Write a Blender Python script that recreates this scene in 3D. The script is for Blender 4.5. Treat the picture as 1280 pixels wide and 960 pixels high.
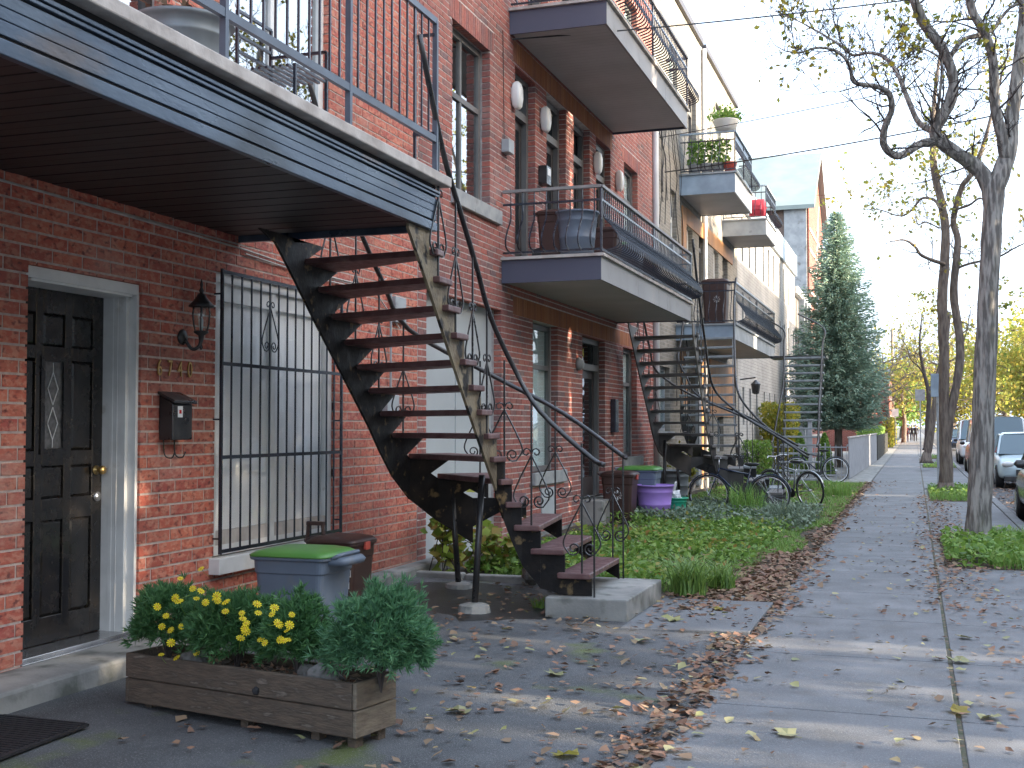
import bpy, math, random
import numpy as np
from math import sin, cos, pi, radians, sqrt, atan2
from mathutils import Vector, Matrix, noise as mnoise
random.seed(7); RNG = np.random.default_rng(11)
for o in list(bpy.data.objects): bpy.data.objects.remove(o)
S = bpy.context.scene
# ------------------------------------------------------------ camera, world, sun, exposure
cam = bpy.data.objects.new('camera', bpy.data.cameras.new('camera'))
S.collection.objects.link(cam); S.camera = cam
cam.location = (0, 0, 1.55)
cam.rotation_euler = (radians(90 + 2.051), 0, radians(18.76))
cam.data.sensor_width = 36; cam.data.lens = 1480 / 1280 * 36
cam.data.clip_start = 0.05; cam.data.clip_end = 3000
SUN_EL, SUN_AZ = 13.0, 0.0          # azimuth measured from +X (the sun stands low across the street)
W = bpy.data.worlds.new('World'); S.world = W; W.use_nodes = True
wn = W.node_tree.nodes; wl = W.node_tree.links
sky = wn.new('ShaderNodeTexSky'); sky.sky_type = 'NISHITA'; sky.sun_disc = False
sky.sun_elevation = radians(SUN_EL); sky.sun_rotation = radians(90 - SUN_AZ)
sky.air_density = 1.0; sky.dust_density = 6.0; sky.ozone_density = 1.0
veil = wn.new('ShaderNodeMix'); veil.data_type = 'RGBA'; veil.inputs[0].default_value = .62      # thin bright cloud over the whole sky
veil.inputs[7].default_value = (1.68, 2.02, 2.60, 1); wl.new(sky.outputs[0], veil.inputs[6]); wl.new(veil.outputs[2], wn['Background'].inputs[0]); wn['Background'].inputs[1].default_value = 0.15
sd = bpy.data.lights.new('sun', 'SUN'); sd.energy = 2.4; sd.angle = radians(0.5); sd.color = (1, .84, .64)
so = bpy.data.objects.new('sun', sd); S.collection.objects.link(so)
sv = Vector((cos(radians(SUN_EL)) * cos(radians(SUN_AZ)), cos(radians(SUN_EL)) * sin(radians(SUN_AZ)), sin(radians(SUN_EL))))
so.rotation_euler = sv.to_track_quat('Z', 'Y').to_euler(); so.location = (20, 0, 20)
S.view_settings.view_transform = 'Standard'; S.view_settings.look = 'None'
S.view_settings.exposure = 3.05; S.view_settings.gamma = 1
S.render.resolution_x = 1024; S.render.resolution_y = 768

# ------------------------------------------------------------ materials
def lin(c):
    return tuple(((x / 255) / 12.92 if x / 255 <= .04045 else ((x / 255 + .055) / 1.055) ** 2.4) for x in c)
MATS = {}
def M(name, c1, c2=None, rough=.7, metal=0., scale=5., detail=5., lo=.35, hi=.65, bump=0., bscale=60., rnd=0., spec=.5,
      stretch=(1, 1, 1), c3=None, s3=2., t3=(.6, .7), trans=0., ramp=None, coord='Object', rr=None, bdist=.01, sp=None, sp2=None):
    """noise mix of c1/c2, optional stains c3, optional per-piece random value rnd or random colour ramp"""
    m = bpy.data.materials.new(name); m.use_nodes = True; MATS[name] = m
    n, l = m.node_tree.nodes, m.node_tree.links; p = n['Principled BSDF']
    p.inputs['Roughness'].default_value = rough; p.inputs['Metallic'].default_value = metal
    p.inputs['Specular IOR Level'].default_value = spec
    if coord == 'World':
        tc = n.new('ShaderNodeNewGeometry'); co = tc.outputs['Position']
    else:
        tc = n.new('ShaderNodeTexCoord'); co = tc.outputs['Object']
    mp = n.new('ShaderNodeMapping'); mp.inputs['Scale'].default_value = stretch; l.new(co, mp.inputs[0]); co = mp.outputs[0]
    def nz(sc, dt=5., off=None):
        t = n.new('ShaderNodeTexNoise'); t.inputs['Scale'].default_value = sc; t.inputs['Detail'].default_value = dt
        l.new(co, t.inputs['Vector']); return t.outputs[0]
    def mr(src, a, b):
        r = n.new('ShaderNodeMapRange'); r.inputs[1].default_value = a; r.inputs[2].default_value = b; l.new(src, r.inputs[0]); return r.outputs[0]
    def mix(f, a, b, bt='MIX'):
        x = n.new('ShaderNodeMix'); x.data_type = 'RGBA'; x.blend_type = bt
        for s, v in ((x.inputs[0], f), (x.inputs[6], a), (x.inputs[7], b)):
            if hasattr(v, 'node'): l.new(v, s)
            elif isinstance(v, (int, float)): s.default_value = v
            else: s.default_value = (*v[:3], 1)
        return x.outputs[2]
    col = None
    rv = None
    if rnd or ramp:
        oi = n.new('ShaderNodeObjectInfo'); ge = n.new('ShaderNodeNewGeometry')
        ad = n.new('ShaderNodeMath'); ad.operation = 'ADD'; l.new(oi.outputs['Random'], ad.inputs[0]); l.new(ge.outputs['Random Per Island'], ad.inputs[1])
        fr = n.new('ShaderNodeMath'); fr.operation = 'FRACT'; l.new(ad.outputs[0], fr.inputs[0]); rv = fr.outputs[0]
    if ramp:
        cr = n.new('ShaderNodeValToRGB'); e = cr.color_ramp.elements
        cr.color_ramp.interpolation = 'LINEAR'
        for i, c in enumerate(ramp):
            q = i / (len(ramp) - 1)
            if i == 0: e[0].position = 0; e[0].color = (*c, 1)
            elif i == len(ramp) - 1: e[-1].position = 1; e[-1].color = (*c, 1)
            else:
                ne = e.new(q); ne.color = (*c, 1)
        l.new(rv, cr.inputs[0]); col = cr.outputs[0]
        if c2 is not None: col = mix(mr(nz(scale, detail), lo, hi), col, mix(.5, col, c2))
    elif c2 is not None: col = mix(mr(nz(scale, detail), lo, hi), c1, c2)
    else: col = mix(0., c1, c1)
    if c3 is not None: col = mix(mr(nz(s3, 6), *t3), col, c3)
    for q_ in (sp, sp2):      # speckle / soot layers: (colour, scale, low, high, strength)
        if q_:
            f_ = n.new('ShaderNodeMath'); f_.operation = 'MULTIPLY'; f_.inputs[1].default_value = q_[4]; l.new(mr(nz(q_[1], 6), q_[2], q_[3]), f_.inputs[0]); col = mix(f_.outputs[0], col, q_[0])
    if rnd:
        h = n.new('ShaderNodeHueSaturation'); h.inputs['Value'].default_value = 1
        r = n.new('ShaderNodeMapRange'); l.new(rv, r.inputs[0]); r.inputs[3].default_value = 1 - rnd; r.inputs[4].default_value = 1 + rnd
        l.new(r.outputs[0], h.inputs['Value']); l.new(col, h.inputs['Color']); col = h.outputs[0]
    l.new(col, p.inputs['Base Color'])
    if rr:
        l.new(mr(nz(scale * 1.7, 4), .3, .7), (x := n.new('ShaderNodeMapRange')).inputs[0]); x.inputs[3].default_value = rr[0]; x.inputs[4].default_value = rr[1]
        l.new(x.outputs[0], p.inputs['Roughness'])
    if bump:
        b = n.new('ShaderNodeBump'); b.inputs['Strength'].default_value = bump; b.inputs['Distance'].default_value = bdist
        l.new(nz(bscale, 6), b.inputs['Height']); l.new(b.outputs[0], p.inputs['Normal'])
    if trans:
        tr = n.new('ShaderNodeBsdfTranslucent'); l.new(col, tr.inputs[0]); ms = n.new('ShaderNodeMixShader'); ms.inputs[0].default_value = trans
        l.new(p.outputs[0], ms.inputs[1]); l.new(tr.outputs[0], ms.inputs[2]); l.new(ms.outputs[0], n['Material Output'].inputs[0])
    return m
def glass_mat(name, tint=(.9, .95, .95), f0=.06, rough=.01):
    m = bpy.data.materials.new(name); m.use_nodes = True
    n, l = m.node_tree.nodes, m.node_tree.links; n.remove(n['Principled BSDF'])
    t = n.new('ShaderNodeBsdfTransparent'); t.inputs[0].default_value = (*tint, 1)
    g = n.new('ShaderNodeBsdfGlossy'); g.inputs['Roughness'].default_value = rough
    f = n.new('ShaderNodeLayerWeight'); f.inputs[0].default_value = .5
    pw = n.new('ShaderNodeMath'); pw.operation = 'POWER'; pw.inputs[1].default_value = 5; l.new(f.outputs['Facing'], pw.inputs[0])
    r = n.new('ShaderNodeMapRange'); l.new(pw.outputs[0], r.inputs[0]); r.inputs[3].default_value = f0; r.inputs[4].default_value = 1
    x = n.new('ShaderNodeMixShader'); l.new(r.outputs[0], x.inputs[0]); l.new(t.outputs[0], x.inputs[1]); l.new(g.outputs[0], x.inputs[2])
    l.new(x.outputs[0], n['Material Output'].inputs[0]); return m
def brick_tex(name, cs, mortar, bw, bh, bump=.4, stain=None):
    m = bpy.data.materials.new(name); m.use_nodes = True
    n, l = m.node_tree.nodes, m.node_tree.links; p = n['Principled BSDF']; p.inputs['Roughness'].default_value = .9
    tc = n.new('ShaderNodeNewGeometry'); sp = n.new('ShaderNodeSeparateXYZ'); l.new(tc.outputs['Position'], sp.inputs[0])
    ad = n.new('ShaderNodeMath'); l.new(sp.outputs[0], ad.inputs[0]); l.new(sp.outputs[1], ad.inputs[1])
    cb = n.new('ShaderNodeCombineXYZ'); l.new(ad.outputs[0], cb.inputs[0]); l.new(sp.outputs[2], cb.inputs[1])
    b = n.new('ShaderNodeTexBrick'); l.new(cb.outputs[0], b.inputs[0])
    b.inputs['Color1'].default_value = (*cs[0], 1); b.inputs['Color2'].default_value = (*cs[1], 1); b.inputs['Mortar'].default_value = (*mortar, 1)
    b.inputs['Scale'].default_value = 1; b.inputs['Brick Width'].default_value = bw; b.inputs['Row Height'].default_value = bh; b.inputs['Mortar Size'].default_value = .006
    no = n.new('ShaderNodeTexNoise'); no.inputs['Scale'].default_value = .9; no.inputs['Detail'].default_value = 8; l.new(tc.outputs['Position'], no.inputs[0])
    mx = n.new('ShaderNodeMix'); mx.data_type = 'RGBA'; mx.blend_type = 'MULTIPLY'; mx.inputs[0].default_value = .7
    cr = n.new('ShaderNodeMapRange'); l.new(no.outputs[0], cr.inputs[0]); cr.inputs[1].default_value = .3; cr.inputs[2].default_value = .7; cr.inputs[3].default_value = .6; cr.inputs[4].default_value = 1.15
    l.new(b.outputs[0], mx.inputs[6]); l.new(cr.outputs[0], mx.inputs[7]); l.new(mx.outputs[2], p.inputs['Base Color'])
    bp = n.new('ShaderNodeBump'); bp.inputs['Strength'].default_value = bump; bp.inputs['Distance'].default_value = .01; bp.invert = True
    l.new(b.outputs[1], bp.inputs['Height']); l.new(bp.outputs[0], p.inputs['Normal']); return m

brickA = M('brick_red', (0, 0, 0), (.62, .32, .22), rough=.85, scale=32, detail=8, lo=.46, hi=.60, bump=.6, bscale=55, coord='World', stretch=(1, .6, 1),
           ramp=[(.39, .095, .064), (.50, .12, .072), (.43, .105, .07), (.54, .165, .10), (.40, .09, .068), (.48, .145, .09)], c3=(.15, .042, .035), s3=34, t3=(.54, .70), sp=((.10, .05, .045), 1.3, .48, .72, .55), sp2=((.55, .42, .36), 2.1, .60, .78, .35))
brickB = M('brick_mottled', (0, 0, 0), (.36, .18, .14), rough=.88, scale=36, detail=8, lo=.42, hi=.64, bump=.6, bscale=55, coord='World',
           ramp=[(.31, .08, .064), (.39, .10, .07), (.14, .095, .098), (.34, .095, .07), (.26, .078, .068), (.38, .125, .088), (.31, .085, .066)], c3=(.15, .07, .065), s3=30, t3=(.56, .75), sp=((.08, .05, .05), 1.1, .46, .72, .5), sp2=((.5, .42, .38), 1.7, .60, .78, .3))
brick_far = M('brick_plain_red', (.25, .06, .045), (.33, .085, .06), rough=.9, scale=2, coord='World')
soldier = M('soldier_course_orange', (0, 0, 0), (.30, .12, .05), rough=.85, scale=25, bump=.4, coord='World', ramp=[(.28, .09, .04), (.36, .13, .05), (.22, .08, .05), (.40, .16, .07)])
mortar = M('mortar_grey', (.55, .47, .42), (.40, .32, .28), rough=.95, scale=20, bump=.5, bscale=150, coord='World')
mortarB = M('mortar_pale', (.60, .54, .50), (.42, .36, .34), rough=.95, scale=15, bump=.5, bscale=150, coord='World')
concrete = M('concrete_old', (.30, .295, .27), (.19, .19, .18), rough=.9, scale=3, bump=.35, bscale=45, coord='World', c3=(.10, .105, .09), s3=5, t3=(.52, .70))
slabm = M('sidewalk_concrete', (.185, .19, .195), (.115, .12, .125), rough=.8, scale=2.2, detail=10, lo=.3, hi=.7, bump=.5, bscale=130, coord='World', rnd=.08, c3=(.11, .108, .10), s3=3, t3=(.56, .78), sp=((.34, .34, .34), 120, .58, .68, .5), sp2=((.08, .08, .075), 90, .58, .70, .5))
asphalt = M('yard_asphalt', (.105, .11, .115), (.055, .058, .06), rough=.85, scale=1.5, detail=9, bump=.9, bscale=160, coord='World', c3=(.095, .12, .03), s3=1.7, t3=(.59, .70), rr=(.6, .9), sp=((.26, .26, .26), 150, .56, .66, .7), sp2=((.03, .03, .03), 110, .56, .68, .6))
roadm = M('road_asphalt', (.075, .075, .078), (.05, .05, .052), rough=.85, scale=.8, bump=.6, bscale=90, coord='World')
soil = M('soil', (.045, .036, .025), (.08, .06, .04), rough=1, scale=6, bump=1, bscale=30, coord='World')
farg = M('far_ground', (.09, .10, .06), (.12, .11, .08), rough=1, scale=.3, coord='World')
stone = M('limestone_sill', (.36, .36, .35), (.26, .27, .27), rough=.85, scale=8, bump=.4, coord='World', c3=(.16, .16, .15), s3=3)
blackp = M('black_paint', (.012, .012, .013), (.03, .028, .028), rough=.35, scale=6, spec=.6, bump=.15, bscale=40, rr=(.22, .5))
wornp_dapple = M('worn_black_steel', (.009, .008, .009), (.018, .015, .013), rough=.6, scale=7, spec=.25, bump=.3, bscale=38, coord='World', c3=(.16, .11, .055), s3=9, t3=(.60, .68), rr=(.5, .7))  # gold patches mix worn paint with sun dapples put into the colour
wornp_sunlit = M('weathered_stringer', (.25, .205, .13), (.12, .09, .055), rough=.55, scale=6, spec=.5, bump=.7, bscale=38, coord='World', c3=(.02, .018, .016), s3=7, t3=(.54, .60))  # pale gold puts sunlight on the weathered upper inner plate into the colour
treadm = M('oxblood_tread', (.10, .045, .045), (.15, .085, .08), rough=.5, scale=9, bump=.3, spec=.4, c3=(.24, .17, .15), s3=5, t3=(.66, .78), rr=(.35, .6))
bluem = M('fascia_steel_blue', (.04, .065, .105), (.11, .145, .185), rough=.3, metal=.35, scale=2.2, detail=8, coord='World', stretch=(1, .35, 1), c3=(.20, .14, .10), s3=2.6, t3=(.58, .70), bump=.12, rr=(.2, .42), sp=((.02, .025, .03), 3.4, .52, .70, .7))
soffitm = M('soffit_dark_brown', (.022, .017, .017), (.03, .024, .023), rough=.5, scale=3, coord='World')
soffitg = M('soffit_grey', (.40, .385, .37), (.33, .315, .30), rough=.55, scale=1.2, coord='World')
lipm = M('stone_lip', (.55, .51, .47), (.36, .32, .29), rough=.8, scale=6, coord='World', bump=.3)
fascB = M('fascia_grey_vinyl', (.27, .255, .25), (.22, .21, .205), rough=.5, scale=1.5, coord='World', c3=(.16, .145, .13), s3=3, t3=(.6, .8))
fascN = M('fascia_navy_end', (.065, .07, .105), (.08, .085, .12), rough=.5, scale=1, coord='World')
ironb = M('wrought_iron', (.018, .022, .032), (.035, .045, .065), rough=.25, spec=.8, scale=12, metal=.3)  # bluish tint in the base colour stands in for sky sheen on black iron
ironrail = M('rail_slate_blue', (.09, .115, .15), (.06, .075, .10), rough=.4, spec=.6, scale=5, metal=.2)
railtop = M('top_rail_grey', (.25, .24, .23), (.18, .17, .165), rough=.5, scale=5)
whitem = M('white_paint_frame', (.72, .72, .70), (.60, .60, .58), rough=.45, scale=6, c3=(.36, .32, .27), s3=5, t3=(.68, .8))
whitep = M('white_pipe', (.62, .62, .62), (.50, .50, .50), rough=.4, scale=2)
greyfr = M('window_frame_grey', (.14, .135, .13), (.10, .10, .10), rough=.5, scale=3)
brownfr = M('door_dark_brown', (.035, .03, .03), (.05, .042, .04), rough=.4, scale=4)
doorm = M('door_black_gloss', (.010, .010, .011), (.022, .018, .015), rough=.22, scale=8, spec=.7, rr=(.14, .34), bump=.08, bscale=20)
brass = M('brass', (.62, .42, .16), (.45, .30, .12), rough=.3, metal=.9, scale=20)
chrome = M('satin_metal', (.55, .55, .56), (.4, .4, .4), rough=.25, metal=.9)
curtain = M('pale_curtain', (.90, .92, .92), (.86, .88, .88), rough=.9, scale=1.5, stretch=(1, 9, .3), coord='World')
darkroom = M('dark_interior', (.02, .02, .022), rough=.9)  # near-black colour carries the shade of unlit rooms
glass = glass_mat('window_glass'); glassw = glass_mat('reflecting_window_glass', (.99, .99, .99), .05); glassd = glass_mat('door_glass', (.6, .65, .67), .08)
mirrorglass = glass_mat('sky_reflecting_glass', (.5, .6, .65), .5)
doorfrost = M('textured_door_glass', (.16, .16, .16), (.09, .09, .09), rough=.25, scale=30, spec=.8)
stucco = M('grey_panel_paint', (.40, .425, .43), (.36, .38, .385), rough=.8, scale=1.5, bump=.1, coord='World')
woodp = M('weathered_planter_board', (.115, .085, .06), (.065, .05, .038), rough=.85, scale=3, stretch=(1.5, 14, 14), bump=.7, bscale=8, c3=(.17, .14, .11), s3=3)
woodp2 = M('planter_end_board', (.20, .165, .12), (.12, .095, .07), rough=.85, scale=3, stretch=(14, 1.5, 14), bump=.7, bscale=8)
bark = M('maple_bark', (.34, .32, .29), (.13, .12, .11), rough=.95, scale=22, lo=.42, hi=.58, stretch=(1, 1, .16), bump=1., bdist=.03, bscale=30, c3=(.15, .155, .10), s3=3, t3=(.6, .75), coord='World')
bark2 = M('distant_bark', (.20, .165, .135), (.09, .07, .06), rough=.95, scale=18, stretch=(1, 1, .2), bump=.8, bdist=.05, bscale=20, coord='World')
twigm = M('twig_bark', (.075, .06, .055), (.05, .042, .04), rough=.9, scale=6)
leafy = M('leaf_yellow_green', (0, 0, 0), rough=.6, ramp=[(.16, .20, .03), (.30, .30, .04), (.42, .33, .04), (.12, .17, .03)], trans=.5)
leafo = M('leaf_autumn_gold', (0, 0, 0), rough=.6, ramp=[(.36, .33, .06), (.27, .32, .06), (.40, .30, .06), (.17, .25, .05)], trans=.5)
leafg = M('leaf_green', (0, 0, 0), rough=.6, ramp=[(.11, .22, .04), (.17, .30, .05), (.25, .38, .07), (.07, .15, .03)], trans=.35)
leafp = M('planter_foliage', (0, 0, 0), rough=.6, ramp=[(.05, .13, .045), (.08, .20, .06), (.06, .16, .07), (.12, .26, .08)], trans=.3)
leafp2 = M('juniper_foliage', (0, 0, 0), rough=.6, ramp=[(.06, .16, .07), (.10, .24, .10), (.08, .20, .11), (.15, .31, .13)], trans=.3)
leafv = M('vine_leaf', (0, 0, 0), rough=.55, ramp=[(.20, .32, .05), (.30, .40, .07), (.34, .20, .06), (.16, .28, .04), (.42, .42, .09)], trans=.4)
grassm = M('grass_blades', (0, 0, 0), rough=.6, ramp=[(.12, .26, .04), (.17, .34, .06), (.21, .38, .07), (.30, .36, .10), (.13, .29, .05)], trans=.3)
strapm = M('strap_leaf', (0, 0, 0), rough=.5, ramp=[(.14, .26, .05), (.22, .34, .08), (.09, .18, .04)], trans=.35)
sprucem = M('spruce_needles', (0, 0, 0), rough=.7, ramp=[(.15, .25, .19), (.21, .32, .24), (.28, .37, .27), (.17, .27, .21), (.23, .24, .16)], trans=.15)
litterm = M('dead_leaf', (0, 0, 0), rough=.75, ramp=[(.20, .10, .06), (.30, .17, .11), (.12, .07, .045), (.34, .24, .15), (.24, .13, .08), (.17, .10, .07), (.30, .22, .13)], trans=.15)
jointm = M('joint_moss_dirt', (.11, .10, .08), (.06, .07, .035), rough=1, scale=9, bump=1, bscale=40, coord='World', c3=(.20, .14, .09), s3=14, t3=(.55, .65))
littery = M('fresh_fallen_leaf', (0, 0, 0), rough=.6, ramp=[(.28, .28, .10), (.40, .36, .18), (.24, .25, .12), (.36, .26, .12)], trans=.15)
petal = M('yellow_petal', (.85, .70, .02), (.75, .58, .02), rough=.5, trans=.3)
petalc = M('flower_centre', (.55, .35, .02), rough=.8)
rockm = M('field_stone', (.19, .185, .175), (.10, .098, .09), rough=.9, scale=14, bump=.6, sp=((.05, .05, .04), 40, .5, .7, .5))
binblue = M('bin_slate_plastic', (.13, .165, .215), (.11, .14, .185), rough=.45, scale=3, rr=(.35, .6), c3=(.17, .175, .18), s3=7, t3=(.58, .8))
bingreen = M('bin_lid_green', (.11, .28, .06), (.08, .23, .05), rough=.4, scale=3, c3=(.14, .20, .10), s3=9, t3=(.6, .8))
binbrown = M('bin_brown_plastic', (.055, .025, .02), (.04, .02, .016), rough=.45, scale=3)
binred = M('latch_red', (.42, .07, .05), rough=.4)
purple = M('tub_purple', (.40, .24, .66), (.36, .21, .60), rough=.4, scale=2)
greenb = M('bucket_green', (.02, .32, .19), (.02, .28, .16), rough=.4)
galv = M('galvanised_grey', (.23, .26, .27), (.16, .18, .19), rough=.5, metal=.3, scale=5, stretch=(1, 1, .3))
whitelab = M('white_print', (.75, .75, .75), rough=.6)
matm = M('rubber_mat', (.012, .012, .014), (.02, .02, .022), rough=.6, scale=30, bump=.5)
tan_brick = brick_tex('tan_brick', [(.29, .26, .215), (.20, .18, .15)], (.34, .32, .29), .22, .072)
grey_stone = brick_tex('grey_block', [(.30, .29, .265), (.20, .195, .18)], (.12, .115, .105), .32, .11, 1.0)
white_brick = brick_tex('white_brick', [(.46, .44, .41), (.40, .38, .355)], (.26, .25, .23), .3, .10, .6); pale_brick = brick_tex('pale_brick', [(.52, .50, .46), (.46, .44, .40)], (.36, .34, .31), .3, .10, .3)
red_tex = brick_tex('far_red_brick', [(.24, .065, .05), (.19, .05, .04)], (.32, .22, .18), .22, .075)
brown_tex = brick_tex('brown_brick', [(.20, .13, .10), (.15, .10, .08)], (.22, .18, .15), .22, .075)
orangewood = M('stained_orange_wood', (.42, .20, .07), (.30, .14, .05), rough=.6, scale=3, stretch=(1, 1, .3))
greytrim = M('grey_trim_board', (.36, .38, .39), (.25, .27, .28), rough=.6, scale=3, coord='World', c3=(.16, .15, .14), s3=4, t3=(.6, .75))
bluetrim = M('pale_blue_trim', (.32, .40, .48), (.22, .28, .34), rough=.5, scale=3, coord='World')
darkst = M('dark_stone_cladding', (.16, .15, .145), (.11, .105, .10), rough=.85, scale=2, coord='World')
roofm = M('pale_green_metal_roof', (.25, .30, .28), (.20, .245, .23), rough=.5, scale=1, coord='World')
roofd = M('dark_roof', (.05, .05, .05), rough=.9)
fencem = M('fence_grey_board', (.36, .37, .39), (.28, .29, .31), rough=.7, scale=4, rnd=.08, coord='World')
darkfence = M('dark_fence', (.035, .035, .03), (.05, .05, .045), rough=.7)
rubber = M('tyre_rubber', (.015, .015, .016), rough=.8)
hubm = M('wheel_alloy', (.45, .45, .46), rough=.35, metal=.8)
carblue = M('car_pale_silver_blue', (.38, .47, .50), rough=.2, spec=.6)
cardark = M('car_dark_green_grey', (.05, .06, .052), rough=.2, spec=.6)
carred = M('car_faded_red', (.42, .08, .06), rough=.25, spec=.6)
carwhite = M('car_white', (.65, .66, .67), rough=.2, spec=.6)
carglass = M('car_glass', (.05, .09, .11), rough=.05, spec=.9)
lampred = M('tail_lamp_red', (.5, .02, .02), rough=.2)
lampclear = M('head_lamp', (.6, .6, .6), rough=.1, spec=.9)
frost = M('frosted_lamp_glass', (.62, .62, .60), rough=.35)
poleg = M('utility_pole_wood', (.24, .20, .16), (.17, .14, .11), rough=.9, scale=5, stretch=(1, 1, .2))
skin = M('skin', (.45, .28, .2), rough=.6); cloth1 = M('dark_coat', (.03, .025, .03), rough=.9); cloth2 = M('maroon_coat', (.14, .03, .035), rough=.9)
cushion = M('red_cushion', (.45, .04, .07), rough=.8)
wirem = M('cable_black', (.015, .015, .016), rough=.6)
yellowsign = M('yellow_sign', (.75, .68, .04), rough=.5)
bikeframe = M('bike_dark_blue', (.02, .03, .06), rough=.25, spec=.7)
bikeframe2 = M('bike_silver', (.40, .42, .42), rough=.25, metal=.7)

# ------------------------------------------------------------ mesh builder
def wloc(o):
    v = Vector((0, 0, 0))
    while o is not None: v += o.location; o = o.parent
    return v
class MB:
    def __init__(s): s.v = []; s.f = []
    def add(s, vs, fs):
        b = len(s.v); s.v += [tuple(p) for p in vs]; s.f += [tuple(i + b for i in f) for f in fs]; return s
    def box(s, x0, x1, y0, y1, z0, z1):
        return s.add([(x0, y0, z0), (x1, y0, z0), (x1, y1, z0), (x0, y1, z0), (x0, y0, z1), (x1, y0, z1), (x1, y1, z1), (x0, y1, z1)],
                     [(0, 3, 2, 1), (4, 5, 6, 7), (0, 1, 5, 4), (1, 2, 6, 5), (2, 3, 7, 6), (3, 0, 4, 7)])
    def bar(s, a, b, w, h=None, up=(0, 0, 1)):
        a, b = Vector(a), Vector(b); h = h or w; d = (b - a).normalized(); u = Vector(up)
        if abs(d.dot(u)) > .98: u = Vector((0, 1, 0))
        r = d.cross(u).normalized(); u = r.cross(d); vs = []
        for p in (a, b):
            for i, j in ((-1, -1), (1, -1), (1, 1), (-1, 1)): vs.append(p + r * (i * w / 2) + u * (j * h / 2))
        return s.add(vs, [(0, 1, 2, 3), (7, 6, 5, 4), (0, 4, 5, 1), (1, 5, 6, 2), (2, 6, 7, 3), (3, 7, 4, 0)])
    def tube(s, pts, r, n=6, cap=True, jit=0.):
        pts = [Vector(p) for p in pts]; k = len(pts); rs = r if isinstance(r, (list, tuple)) else [r] * k
        t0 = (pts[1] - pts[0]).normalized(); u = t0.orthogonal().normalized(); vs = []
        for i, p in enumerate(pts):
            t = ((pts[min(i + 1, k - 1)] - pts[max(i - 1, 0)])); t = t.normalized() if t.length > 1e-9 else t0
            u = (u - t * u.dot(t)); u = u.normalized() if u.length > 1e-6 else t.orthogonal().normalized(); w = t.cross(u)
            for j in range(n):
                a = 2 * pi * j / n; q = rs[i]
                if jit: q *= 1 + jit * (mnoise.noise(Vector((cos(a) * 2, sin(a) * 2, i * .35)) + p * .5))
                vs.append(p + (u * cos(a) + w * sin(a)) * q)
        fs = [(i * n + j, i * n + (j + 1) % n, (i + 1) * n + (j + 1) % n, (i + 1) * n + j) for i in range(k - 1) for j in range(n)]
        if cap: fs += [tuple(range(n))[::-1], tuple((k - 1) * n + j for j in range(n))]
        return s.add(vs, fs)
    def lathe(s, prof, c=(0, 0, 0), n=16, axis='Z'):
        vs = []
        for r, h in prof:
            for j in range(n):
                a = 2 * pi * j / n; x, y = r * cos(a), r * sin(a)
                q = (x, y, h) if axis == 'Z' else ((h, x, y) if axis == 'X' else (x, h, y))
                vs.append((c[0] + q[0], c[1] + q[1], c[2] + q[2]))
        k = len(prof); fs = [(i * n + j, i * n + (j + 1) % n, (i + 1) * n + (j + 1) % n, (i + 1) * n + j) for i in range(k - 1) for j in range(n)]
        fs += [tuple(range(n))[::-1], tuple((k - 1) * n + j for j in range(n))]
        return s.add(vs, fs)
    def loft(s, rings, c=(0, 0, 0), n=6):     # rings: (z, hx, hy, radius) rounded rectangles, optional offset ox, oy
        vs = []; m = 4 * n
        for rg in rings:
            z, hx, hy, r = rg[:4]; ox, oy = (rg[4], rg[5]) if len(rg) > 4 else (0, 0)
            for q, (sx, sy) in enumerate(((1, 1), (-1, 1), (-1, -1), (1, -1))):
                for j in range(n):
                    a = pi / 2 * (q + j / (n - 1)); vs.append((c[0] + ox + sx * (hx - r) + r * cos(a), c[1] + oy + sy * (hy - r) + r * sin(a), c[2] + z))
        k = len(rings); fs = [(i * m + j, i * m + (j + 1) % m, (i + 1) * m + (j + 1) % m, (i + 1) * m + j) for i in range(k - 1) for j in range(m)]
        fs += [tuple(range(m))[::-1], tuple((k - 1) * m + j for j in range(m))]
        return s.add(vs, fs)
    def prism(s, poly, z0, z1):
        n = len(poly); vs = [(x, y, z0) for x, y in poly] + [(x, y, z1) for x, y in poly]
        return s.add(vs, [tuple(range(n))[::-1], tuple(range(n, 2 * n))] + [(i, (i + 1) % n, n + (i + 1) % n, n + i) for i in range(n)])
    def blob(s, c, r, seed=0, amp=.25, nu=10, nv=7, sc=(1, 1, 1)):
        vs = []; 
        for i in range(nv + 1):
            th = pi * i / nv
            for j in range(nu):
                a = 2 * pi * j / nu; d = Vector((sin(th) * cos(a), sin(th) * sin(a), cos(th)))
                q = r * (1 + amp * mnoise.noise(d * 1.6 + Vector((seed, seed * 2, 0)))); vs.append((c[0] + d.x * q * sc[0], c[1] + d.y * q * sc[1], c[2] + d.z * q * sc[2]))
        return s.add(vs, [(i * nu + j, (i + 1) * nu + j, (i + 1) * nu + (j + 1) % nu, i * nu + (j + 1) % nu) for i in range(nv) for j in range(nu)])
    def mesh(s, name, mat, off=(0, 0, 0), smooth=False):
        me = bpy.data.meshes.new(name); ox, oy, oz = off
        me.from_pydata([(x - ox, y - oy, z - oz) for x, y, z in s.v], [], s.f)
        me.materials.append(mat)
        if smooth: me.shade_smooth()
        me.update(); return me
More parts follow.
